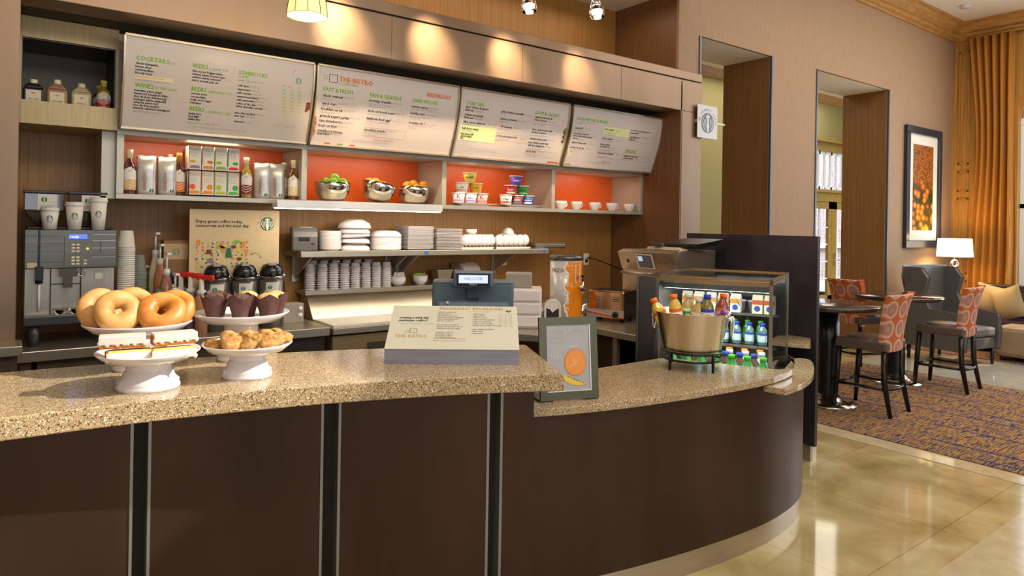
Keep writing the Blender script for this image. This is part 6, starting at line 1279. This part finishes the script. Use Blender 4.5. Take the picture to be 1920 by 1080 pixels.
for nm, a, n_, dz, col, cp, lab, tilt, label in [
 ('juice_bottle', -.135, .02, .02, 'd8b426', 'f0701a', ('f0d060', 'e0602a', 'd8402a'), (.0, -.45), 'yellow juice bottle with an orange cap tilting out at the left of the tub'),
 ('juice_bottle', -.075, .04, .035, 'd9b040', 'ef7a1e', ('f4e8c8', 'e0602a', 'd8402a'), (.05, -.15), 'yellow juice bottle with an orange cap, second from the left'),
 ('juice_bottle', -.03, .0, .035, 'b5a05a', 'd9cfc2', ('3a9a5a', 'd8e0b8', 'e0c040'), (0, .05), 'olive-yellow bottle with a cream cap, tallest of the pale-capped pair'),
 ('juice_bottle', .015, .04, .02, 'b89a56', 'cfcac4', ('3a5aa0', 'd8d0b8', 'c0a040'), (.05, .12), 'amber bottle with a grey-white cap right of the cream-capped one'),
 ('juice_bottle', .075, .06, .04, '7a6a34', '2440c8', ('dcd8d0', '2440a8', '9ab53a'), (.0, 0), 'green juice bottle with a bright blue cap at the front of the tub'),
 ('juice_bottle', .14, .02, .045, '8c3a24', 'ee6a1c', ('c9a8c8', 'e0762a', '7a2a8a'), (.0, .12), 'red-brown juice bottle with an orange cap at the right of the tub'),
 ('juice_bottle', .04, -.06, .01, '2440a0', '2440a0', ('e8e8f0', '2440c8', 'e04a2a'), (0, .1), 'small blue and white bottle low behind the front row of the tub'),
 ('juice_bottle', .085, .02, -.01, '8a4a9a', '9a5aa8', ('e8d8f0', '6a2a9a', 'b080c8'), (.25, .55), 'purple bottle lying on its side at the right rim of the tub')]:
    juice(nm, bx_+ax_*a+nx_*n_, by_+ay_*a+ny_*n_, zj+dz-.005, col, cp, lab, label, tilt)
tag(M().lathe([(R1*.86, .09), (R1*.80, .10), (0, .115)], 24).ball((0, 0, .09), .15, .15, .03, 0, 30, 8, noise=.25).build('ice_bed', mat('ice', 'dfe8f0', .15, coat=.5), tub), kind='stuff')
# chilled display case
cs = thing('display_case', 'glass-topped chilled display case with steel end panel behind the beverage tub', 'display case', (3.075, 2.66, 0), atan2(-.907, .42)); cw, cdp_ = .645, .79; Zt = 1.335
cf = mat('case_steel', '9a9a9a', .25, .85); cgold = mat('case_warm_trim', 'b39a70', .25, .85)
M().box(0, cw, 0.0, cdp_, .0, .70).build('base_cabinet', mat('case_base', '2b2b2e', .4, .4), cs); M().box(.01, cw-.01, .01, cdp_-.01, .70, .725).build('deck', mat('case_deck', 'c9d0c8', .3, .4), cs)
M().box(-.105, -.002, 0, .78, 0, Zt-.012).build('end_panel', noisemat('case_end', [(.3, '6c6c70'), (.7, '7c7c80')], (60, 60, 1), 2, .3, .85), cs, bev=.002)
m_ = M(); m_.box(-.125, -.106, .02, .04, .84, 1.0).box(-.125, -.106, .02, .04, 1.15, 1.31).box(-.118, -.106, 0, .05, .5, 1.32); m_.build('hinge', cf, cs, bev=.002)
m_ = M(); t_ = .018
for x0, x1, y0, y1 in ((0, cw, 0, t_), (0, cw, cdp_-t_, cdp_), (0, t_, 0, cdp_), (cw-t_, cw, 0, cdp_)): m_.box(x0, x1, y0, y1, Zt-.012, Zt)
m_.box(0, cw, 0, t_, Zt-.034, Zt-.015); m_.box(cw-t_, cw, 0, cdp_, Zt-.030, Zt-.015); m_.build('top_frame', cgold, cs)
for x, y in ((0, 0), (cw-t_, 0), (cw-t_, cdp_-t_), (0, cdp_-t_)): M().box(x, x+t_, y, y+t_, .685, Zt-.034).build('corner_post', cf, cs)
M().box(.01, cw-.01, .01, cdp_-.01, Zt-.013, Zt-.008).build('top_glass', pane, cs); M().box(t_, cw-t_, .004, .008, .69, Zt-.034).build('front_glass', pane, cs); M().box(cw-.008, cw-.004, t_, cdp_-t_, .69, Zt-.03).build('side_glass', pane, cs)
M().box(t_, cw-t_, cdp_-.03, cdp_-.02, .69, Zt-.03).build('mirrored_back', mat('case_back', '6f7478', .12, .9), cs); M().box(.02, .1, .02, cdp_-.03, .69, 1.0).build('inner_side_wall', mat('case_inner', 'c4ccd0', .3, .3), cs) if 0 else None
M().box(.02, cw-.02, .05, .30, Zt-.075, Zt-.045).build('light_canopy', mat('canopy_grey', '6f7780', .35, .5), cs); M().box(.03, cw-.03, .08, .27, Zt-.079, Zt-.0755).build('light_tube', mat('case_tube', 'f2fff6', .5, emit=3.5), cs)
m_ = M(); arc = [(0.0, 1.27), (.26, 1.27), (.31, 1.262), (.36, 1.235), (.40, 1.195), (.42, 1.15)]
m_.add([(x, .315, z) for x, z in arc]+[(.0, .315, 1.15)], [tuple(range(7))]); m_.build('inner_baffle', pane, cs)
M().tube([(x, .315, z) for x, z in arc[1:]], .003).build('baffle_edge', cf, cs)
for z, y0 in ((.905, .38), (1.09, .46)): M().box(.02, cw-.02, y0, cdp_-.03, z-.008, z).build('glass_shelf', mat('shelf_black_glass', '23262a', .1), cs); M().box(.02, cw-.02, y0-.008, y0, z-.012, z+.004).build('shelf_edge', cf, cs)
M().box(.02, cw-.02, .03, .035, .726, .77).build('green_price_rail', mat('rail_green', '4fd03a', .4), cs)
mtx = Matrix.Translation((3.075, 2.66, 0)) @ Matrix.Rotation(atan2(-.907, .42), 4, 'Z'); cl = lambda x, y, z: tuple(mtx @ Vector((x, y, z)))
lo_ = area('case_light', cl(.32, .12, 1.25), cl(.32, .3, .7), .5, .15, 3.5, (.95, 1, .95))
def row(proto_args, pts, lab, grp):
    p0 = None
    for k, (x, y, z) in enumerate(pts):
        w_ = cl(x, y, z); L_ = lab[k] if isinstance(lab, list) else lab
        if p0 is None: p0 = juice('soda_bottle', *w_, *proto_args, label=L_, group=grp); p0.scale = (.8, .8, .8) if z > .8 else (1, 1, 1)
        else: dup(p0, w_, facing(*w_[:2]), L_)
row(('2fa84a', '46c832', ('5fd060', '2a8a30', 'e8f0d0')), [(.08+i*.085, .085, .726) for i in range(7)], 'green soda bottle with a green cap in the front row of the display case', 'green soda bottles')
row(('6a4636', '2c48c8', ('3a5ac0', 'c02a2a', 'f0f0f0')), [(.13+i*.08, .17, .726) for i in range(6)], 'cola bottle with a blue cap in the second row of the display case', 'blue-capped bottles')
row(('d8dce0', 'e4e4ec', ('e8f0f8', '2a60c0', 'a0c8f0')), [(.20+i*.09, .245, .726) for i in range(5)], 'clear water bottle with a white cap in the third row of the display case', 'white-capped bottles')
row(('e39a26', 'f0901e', ('f0a030', 'e86a1a', 'f8e0a0')), [(.10+i*.088, .32, .726) for i in range(6)], 'orange juice bottle with an orange cap in the fourth row of the display case', 'orange-capped bottles')
row(('5f8a88', '2c48d0', ('c8d8f0', '2a50b0', 'e8f0f8')), [(.16+i*.075, .44, .906) for i in range(6)], 'water bottle with a blue cap on the middle glass shelf', 'blue-capped water bottles')
row(('4a9a50', '58c83a', ('8ad060', '2a8a30', 'e8f0d0')), [(.12+i*.078, .54, .906) for i in range(6)], 'green bottle behind the blue-capped ones on the middle glass shelf', 'green bottles on the glass shelf')
def carton(x, y, z, c1, c2, label, grp, h=.115, w=.03):
    t = thing('juice_carton', label, 'carton', cl(x, y, z), atan2(-.907, .42), grp); M().prism([(-w, -w), (w, -w), (w, w), (-w, w)], 0, h*.78).prism([(-w, -w), (w, -w), (w, w), (-w, w)], h*.78, h, top=[(-w, -.003), (w, -.003), (w, .003), (-w, .003)]).build('carton', mat('ca'+c1, c1, .5), t)
    l = M(); fn = PL((0, -w, 0), (1, 0, 0), (0, 0, 1)); l.flat([(-w, h*.5), (w, h*.5), (w, h*.74), (-w, h*.74)], fn, .001, 0); disc(l, fn, 0, h*.28, w*.6, 1, .001, 12); l.build('print', [mat('cb'+c2, c2, .5), mat('cc_blue', '2a4ab0', .5)], t); return t
q = carton(.07, .49, 1.091, 'e8e4dc', 'f0901e', 'white and orange carton on the upper glass shelf', 'cartons on the upper shelf')
for i in range(1, 5): dup(q, cl(.07+i*.075, .49, 1.091))
q = carton(.50, .49, 1.091, 'e9dfc4', 'c8502a', 'cream gable-topped carton at the right of the upper glass shelf', 'cream cartons'); dup(q, cl(.57, .49, 1.091))
o = tag(M().lathe([(.028, 0), (.038, .06), (.04, .06), (.04, .068), (0, .068)], 20).build('yogurt_tub', mat('yog', 'd8d4e4', .4), None, cl(.12, .6, 1.091)), 'pale yogurt tub at the back of the upper glass shelf', 'tub', 'yogurt tubs')
for i in range(1, 6): dup(o, cl(.12+.085*i, .6, 1.091))
# ------------------------------------------------------------------ lamps overhead
pl = thing('pendant_lamp', 'yellow ribbed glass pendant lamp hanging over the bar', 'lamp', (1.235, 3.40, 2.66)); sh = mat('shade_yellow', 'ffdf7a', .4, emit=1.5); m_ = M(); n = 10
m_.lathe([(.103, 0), (.085, .12), (.06, .2)], n, smooth=False, capb=False, capt=False); m_.build('shade', sh, pl)
m_ = M(); m_.lathe([(.098, .004), (.08, .12), (.055, .2)], n, smooth=False, capb=False, capt=False); m_.build('inner_shade', mat('shade_inner', 'fff4c8', .4, emit=1.6), pl)
for i in range(n): a = 2*pi*i/n; M().tube([(.105*cos(a), .105*sin(a), 0), (.087*cos(a), .087*sin(a), .12), (.062*cos(a), .062*sin(a), .2)], .002, 6).build('rib', mat('rib_bronze', '5a3a1a', .5), pl)
M().tube([(.104*cos(2*pi*i/n), .104*sin(2*pi*i/n), 0) for i in range(n)], .002, 6, closed=True).build('rim', MT['rib_bronze'], pl); M().cyl(0, 0, .2, .25, .02).cyl(0, 0, .25, 1.15, .004).build('stem', black, pl); M().ball((0, 0, .1), .03).build('bulb', mat('bulb', 'fff2d0', .5, emit=12), pl)
point('pendant_glow', (1.235, 3.40, 2.64), 6, (1, .8, .45), .05)
for k, (x, ys, lb_) in enumerate(((3.495, 3.63, 'chrome and glass track spotlight, right of the two above the fascia'), (3.03, 3.85, 'chrome and glass track spotlight at the top edge, left of the two'))):
    t = thing('track_spotlight', lb_, 'spotlight', (x, ys, 3.185), 0, 'track spotlights'); t.rotation_euler = (-.15, 0, 0)
    M().lathe([(.05, -.03), (.055, .0), (.05, .04), (.03, .1)], 24, capb=False, capt=False).build('glass_shade', glassm, t); M().cyl(0, 0, .02, .13, .028, 20, r2=.024).build('lamp_holder', chrome, t); M().cyl(0, 0, -.005, .02, .026).build('bulb', mat('spot_bulb', 'fff0d0', .5, emit=14), t); M().tube([(0, 0, .12), (.03, 0, .17), (.05, 0, .14), (.02, .0, .13), (0, 0, .2), (0, 0, .40)], .005).build('cable', mat('pale_aluminium', 'b9bcc0'), t)
    M().tube([(0, 0, .12), (.0, 0, .55)], .004).build('stem', chrome, t)
tag(M().cyl(0, 0, -.03, 0, .06).build('smoke_detector', whitep, None, (10.3, 3.62, 4.65)), 'round white smoke detector on the lounge ceiling', 'detector')
# hanging emblem sign
hs = thing('hanging_emblem_sign', 'white square sign with a round emblem fixed to the steel column', 'sign', (5.19, 4.02, 2.46)); M().box(0, .30, 0, .006, 0, .31).build('panel', mat('sign_white', 'cfd0d2', .35), hs); M().box(-.0, .04, .006, .03, .14, .17).build('bracket', alu, hs); M().box(.30, .42, .0, .006, .145, .16).build('bracket_arm', paperw, hs)
l = M(); fn = PL((0, 0, 0), (1, 0, 0), (0, 0, 1)); emblem(l, fn, .15, .145, .095, 0, 1, .002)
for i, ch in enumerate('WE PROUDLY SERVE'): a = pi*(.98-i*.064); letters(l, ch, .026, lambda x, y, off=0, a=a: fn(.15+(.115+y)*cos(a)+x*sin(a), .145+(.115+y)*sin(a)-x*cos(a), off), 0, 0, 0, .002, bold=.0008)
l.build('emblem', [mat('sign_slate', '5f6b78', .4), MT['sign_white']], hs)
# ------------------------------------------------------------------ lounge furniture
def htable(x, y, r, label, top):
    t = thing('high_table', label, 'table', (x, y, .012), 0, 'round high tables'); M().lathe([(r*.97, .88), (r, .885), (r, .915), (r*.99, .92), (0, .92)], 48).build('tabletop', top, t)
    M().lathe([(.095, .05), (.09, .08), (.085, .5), (.085, .88)], 28).build('column', black, t); M().lathe([(.255, 0), (.25, .012), (.18, .03), (.12, .055), (.095, .09), (0, .09)], 40).build('base', mat('table_base', 'c9c2b4', .16, 1), t)
topd = noisemat('dark_table_wood', [(.3, '2c201c'), (.7, '40302a')], (3, 20, 3), 2, .18, coat=.4)
htable(6.13, 3.23, .425, 'round dark high table nearest the divider panel', topd); htable(7.60, 3.27, .43, 'round dark high table farther back between two stools', topd)
def circles_mat():
    m = mat('circle_upholstery', (.6, .3, .2, 1), .75, spec=.2); n, l, b = nodes(m); tc = n.new('ShaderNodeTexCoord'); sp = n.new('ShaderNodeSeparateXYZ'); l.new(tc.outputs['Object'], sp.inputs[0])
    def mth(op, a, c=None, d=None):
        q = n.new('ShaderNodeMath'); q.operation = op
        for i, v in enumerate((a, c)):
            if v is None: continue
            if isinstance(v, (int, float)): q.inputs[i].default_value = v
            else: l.new(v, q.inputs[i])
        return q.outputs[0]
    def cell(s, o, p): a = mth('DIVIDE', mth('ADD', s, o), p); return mth('SUBTRACT', mth('FRACT', a), .5)
    u = mth('ADD', sp.outputs[0], sp.outputs[1]) if 0 else sp.outputs[0]
    cx = mth('MULTIPLY', cell(u, 10.0, .165), .165/.075); cz = mth('MULTIPLY', cell(sp.outputs[2], 10.04, .17), .17/.082); r = mth('SQRT', mth('ADD', mth('MULTIPLY', cx, cx), mth('MULTIPLY', cz, cz)))
    rp_ = ramp(n, [(0, 'c79a86'), (.18, 'b48674'), (.55, 'a87868'), (.72, 'c09480'), (.8, 'dcb095'), (.95, 'd19a7c'), (1.0, 'bd673a')]); l.new(r, rp_.inputs[0]); l.new(rp_.outputs[0], b.inputs['Base Color']); return m
uph = circles_mat(); leather = mat('brown_leather', '5b4a40', .38, coat=.1); greyl = mat('grey_leather', '5c5856', .3)
def stool(loc, rz, label):
    t = thing('bar_stool', label, 'stool', loc, rz, 'counter-height upholstered stools')      # front towards +Y, back at -Y
    m_ = M(); m_.prism([(-.215, -.2), (.215, -.2), (.235, .235), (-.235, .235)], .56, .645, top=[(-.21, -.2), (.21, -.2), (.225, .225), (-.225, .225)]); m_.ball((0, .02, .645), .205, .2, .025, 0, 24, 8); m_.build('seat', leather, t, bev=.02)
    bk = M(); n_ = 8; vs = []
    for k in range(7):
        s = k/6; w = .20+.045*s; z = .55+.50*s; y = -.205-.07*s*s
        for i in range(n_+1): u = -1+2*i/n_; yy = y+.045*(u*u-1)*1.0+.03; vs.append((w*u, yy, z))
    m1 = (n_+1)*7; vs += [(x, y+.05, z) for x, y, z in vs[:m1]]; fs = []
    for k in range(6):
        for i in range(n_): a = k*(n_+1)+i; fs.append((a, a+1, a+n_+2, a+n_+1)); fs.append((m1+a, m1+a+n_+1, m1+a+n_+2, m1+a+1))
    for k in range(6):
        for i in (0, n_): a = k*(n_+1)+i; fs.append((a, a+n_+1, m1+a+n_+1, m1+a))
    for i in range(n_):
        fs.append((i, m1+i, m1+i+1, i+1)); a = 6*(n_+1)+i; fs.append((a, a+1, m1+a+1, m1+a))
    bk.add(vs, fs, 0, False); bk.build('backrest', uph, t, bev=.012)
    for sx in (-1, 1):
        M().tube([(sx*.20, .20, .575), (sx*.205, .215, .3), (sx*.215, .235, 0)], .022, 4, rs=[.026, .024, .018]).build('leg', darkw, t); M().tube([(sx*.18, -.17, .56), (sx*.185, -.175, .3), (sx*.195, -.235, 0)], .022, 4, rs=[.026, .026, .018]).build('leg', darkw, t)
    r_ = M()
    for a, b in (((-.205, .215), (.205, .215)), ((-.205, .215), (-.187, -.18)), ((.205, .215), (.187, -.18))): r_.tube([(a[0], a[1], .235), (b[0], b[1], .235)], .014, 4)
    r_.tube([(-.187, -.18, .235), (-.1, -.215, .235), (0, -.228, .235), (.1, -.215, .235), (.187, -.18, .235)], .015, 4); r_.build('footrest', darkw, t); return t
s0 = stool((6.245, 2.885, .012), .04, 'stool with a circle-patterned orange back, nearest, drawn up to the first high table')
dup(s0, (7.79, 2.845, .012), .05, 'stool with a circle-patterned back right of the second high table'); dup(s0, (7.78, 3.74, .012), -1.93, 'stool with a circle-patterned back on the far side, behind the first high table')
# wing chair
wcx = thing('wing_chair', 'grey leather wing chair beside the floor lamp', 'armchair', (9.42, 3.42, .010), -.2)
def slab(P, y0, y1): m_ = M(); n = len(P); return m_.add([(x, y0, z) for x, z in P]+[(x, y1, z) for x, z in P], [tuple(range(n)), tuple(range(2*n-1, n-1, -1))]+[(i, (i+1) % n, (i+1) % n+n, i+n) for i in range(n)])
slab([(-.26, .4), (.26, .4), (.26, .6), (.30, .85), (.36, 1.02), (.34, 1.14), (-.34, 1.14), (-.36, 1.02), (-.30, .85), (-.26, .6)], .28, .38).build('backrest', greyl, wcx, bev=.03)
for s in (-1, 1):
    m_ = M(); P = [(.33, .62), (.33, 1.13), (.16, 1.13), (.08, 1.02), (.13, .82), (.05, .64), (-.36, .60), (-.38, .40), (-.36, .2), (.33, .2)]; n = len(P); a, b = s*.30, s*.37
    m_.add([(a, y, z) for y, z in P]+[(b, y, z) for y, z in P], [tuple(range(n)), tuple(range(2*n-1, n-1, -1))]+[(i, (i+1) % n, (i+1) % n+n, i+n) for i in range(n)]); m_.build('wing_arm', greyl, wcx, bev=.02)
M().box(-.29, .29, -.36, .28, .2, .34).build('seat_base', greyl, wcx, bev=.02); M().box(-.28, .28, -.38, .28, .345, .46).build('seat_cushion', mat('taupe_leather', '6b645c', .4), wcx, bev=.03)
for x in (-.31, .31):
    for y in (-.32, .32): M().cyl(x, y, 0, .2, .018, 8, r2=.026).build('leg', darkw, wcx)
# floor lamp
fl = thing('floor_lamp', 'chrome floor lamp with ring ornaments and a lit drum shade', 'lamp', (10.44, 3.75, .014)); M().lathe([(.215, 1.255), (.20, 1.50)], 40, capb=False, capt=False).build('lamp_shade', mat('lamp_shade_lit', 'fff0cf', .6, emit=2.6), fl)
M().lathe([(.14, 0), (.14, .015), (.02, .03), (0, .03)], 28).build('base', chrome, fl); M().tube([(0, 0, .02), (0, 0, .93)], .009).tube([(0, 0, 1.03), (0, 0, 1.10)], .014).tube([(0, 0, 1.2), (0, 0, 1.35)], .009).build('pole', chrome, fl)
rm = Matrix.Rotation(fz-.35, 4, 'Z') @ Matrix.Rotation(pi/2, 4, 'X')
for z in (.98, 1.155): M().torus((0, 0, 0), .045, .016, 28, 10, T=Matrix.Translation((0, 0, z)) @ rm).build('ring_ornament', chrome, fl)
M().ball((0, 0, 1.07), .018).build('bead', chrome, fl); point('floor_lamp_glow', (10.44, 3.75, 1.40), 26, (1, .68, .3), .12)
# framed picture
pf_ = thing('framed_picture', 'tall dark-framed picture of orange flowers on the lounge wall', 'picture', (9.67, 4.10, 1.38)); Wp, Hp = 1.12, 1.66; m_ = M()
for q in ((0, Wp, 0, .10), (0, Wp, Hp-.10, Hp), (0, .10, .1, Hp-.1), (Wp-.10, Wp, .1, Hp-.1)): m_.box(q[0], q[1], -.05, -.002, q[2], q[3])
m_.build('frame', mat('picture_frame', '2a2e38', .25), pf_, bev=.006); M().box(.1, Wp-.1, -.02, -.004, .1, Hp-.1).build('mat_board', paperw, pf_)
def flowers():
    m = mat('flower_print', (.5, .3, .1, 1), .35); n, l, b = nodes(m); tc = n.new('ShaderNodeTexCoord'); mp = n.new('ShaderNodeMapping'); mp.inputs['Scale'].default_value = (1, 1, 1.4); l.new(tc.outputs['Object'], mp.inputs[0])
    sx_ = n.new('ShaderNodeSeparateXYZ'); l.new(tc.outputs['Object'], sx_.inputs[0])
    v = n.new('ShaderNodeTexVoronoi'); v.inputs['Scale'].default_value = 8; l.new(mp.outputs[0], v.inputs['Vector']); r = ramp(n, [(0, 'f2a52a'), (.28, 'e8821a'), (.42, 'c9501a'), (.52, '5a4a1c'), (.7, '2c3414')]); l.new(v.outputs['Distance'], r.inputs[0])
    v2 = n.new('ShaderNodeTexVoronoi'); v2.inputs['Scale'].default_value = 22; l.new(mp.outputs[0], v2.inputs['Vector']); r2 = ramp(n, [(0, 'd07a26'), (.4, 'b85c1e'), (.6, '6a4a18')]); l.new(v2.outputs['Distance'], r2.inputs[0])
    mr = n.new('ShaderNodeMapRange'); mr.inputs['From Min'].default_value = .75; mr.inputs['From Max'].default_value = 1.0; l.new(sx_.outputs[2], mr.inputs[0]); mx = n.new('ShaderNodeMix'); mx.data_type = 'RGBA'; l.new(mr.outputs[0], mx.inputs[0]); l.new(r.outputs[0], mx.inputs[6]); l.new(r2.outputs[0], mx.inputs[7]); l.new(mx.outputs[2], b.inputs['Base Color']); return m
M().box(.24, Wp-.24, -.023, -.019, .24, Hp-.24).build('flower_print', flowers(), pf_)
# sofa, pillows, ottoman
so_ = thing('sofa', 'dark brown leather sofa under the arched window', 'sofa', (10.60, 3.55, .014)); lb2 = mat('aubergine_leather', '3a2a30', .3, coat=.2)
M().box(-.1, .50, -3.2, 0, .10, .26).build('base_panel', mat('sofa_orange_base', 'b5683a', .6), so_); M().box(-.14, .40, -3.2, 0, .26, .45).build('seat_cushion', lb2, so_, bev=.03); M().box(.34, .50, -3.2, 0, .45, .84).build('backrest', lb2, so_, bev=.03)
M().box(.32, .52, -3.22, .02, .80, .88).build('top_rail', mat('sofa_rail', '2a1e1e', .4), so_, bev=.01); M().box(-.14, .45, -.001, .10, .26, .64).build('arm', lb2, so_, bev=.02)
for y in (-3.1, -.1): M().box(-.06, .45, y-.03, y+.03, 0, .1).build('leg', darkw, so_)
def pillow(loc, rot, label):
    m_ = M(); n = 12; vs = []; fs = []
    for sd in (1, -1):
        for i in range(n+1):
            for j in range(n+1): u, v = -1+2*i/n, -1+2*j/n; q = (1-u*u)*(1-v*v); vs.append((.21*u*(1-.06*(1-v*v)), sd*(.075*q**.5+.002), .21*v*(1-.06*(1-u*u))))
    for b in (0, 1):
        o = b*(n+1)**2
        for i in range(n):
            for j in range(n): a = o+i*(n+1)+j; fs.append((a, a+1, a+n+2, a+n+1) if b else (a, a+n+1, a+n+2, a+1))
    m_.add(vs, fs, 0, True); o = m_.build('throw_pillow', noisemat('pillow_weave', [(.3, '94825f'), (.7, 'b0a07e')], (80, 80, 80), 3, .9, bump=.4), None, loc); o.rotation_euler = rot; tag(o, label, 'pillow', 'woven pillows on the sofa')
pillow((10.58, 3.16, .68), (0, .35, 1.2), 'woven beige pillow at the front, leaning on the sofa back'); pillow((10.76, 3.40, .68), (.0, -.2, 1.6), 'woven beige pillow tucked behind the front one')
ot = thing('ottoman', 'large tan leather ottoman in front of the sofa', 'ottoman', (9.95, 3.13, .014), .0); M().box(0, .50, -1.2, 0, .05, .43).build('cushion', noisemat('tan_leather', [(.3, '8a7256'), (.7, '9c8468')], (1, 1, 1), 5, .4, coat=.15), ot, bev=.06)
for x, y in ((.08, -.08), (.42, -.08), (.08, -1.1), (.42, -1.1)): M().cyl(x, y, 0, .07, .03, 10).build('foot', darkw, ot)
# curtain
ct = thing('curtain', 'amber floor-length curtain hanging beside the arched window', 'curtain', (11.17, 3.3, 0)); m_ = M(); n = 120; K = 14; vs = []
for k in range(K+1):
    z = .05+(4.40-.05)*k/K; w = .50+.06*sin(k*.5)
    for i in range(n+1): s = i/n; vs.append((.045*sin(s*2*pi*5.5+.25*sin(k*.6)+.1*k)+.012*sin(s*29+k*.3), w*s-.02*sin(k*.4), z))
m_.add(vs, [(k*(n+1)+i, k*(n+1)+i+1, (k+1)*(n+1)+i+1, (k+1)*(n+1)+i) for k in range(K) for i in range(n)], 0, True); o = m_.build('drape', mat('curtain_amber', 'a9712e', .7, spec=.2), ct); sf = o.modifiers.new('solid', 'SOLIDIFY'); sf.thickness = .006
M().tube([(0, -.7, 4.42), (0, .6, 4.42)], .018).build('rod', MT['crown_wood'], ct)
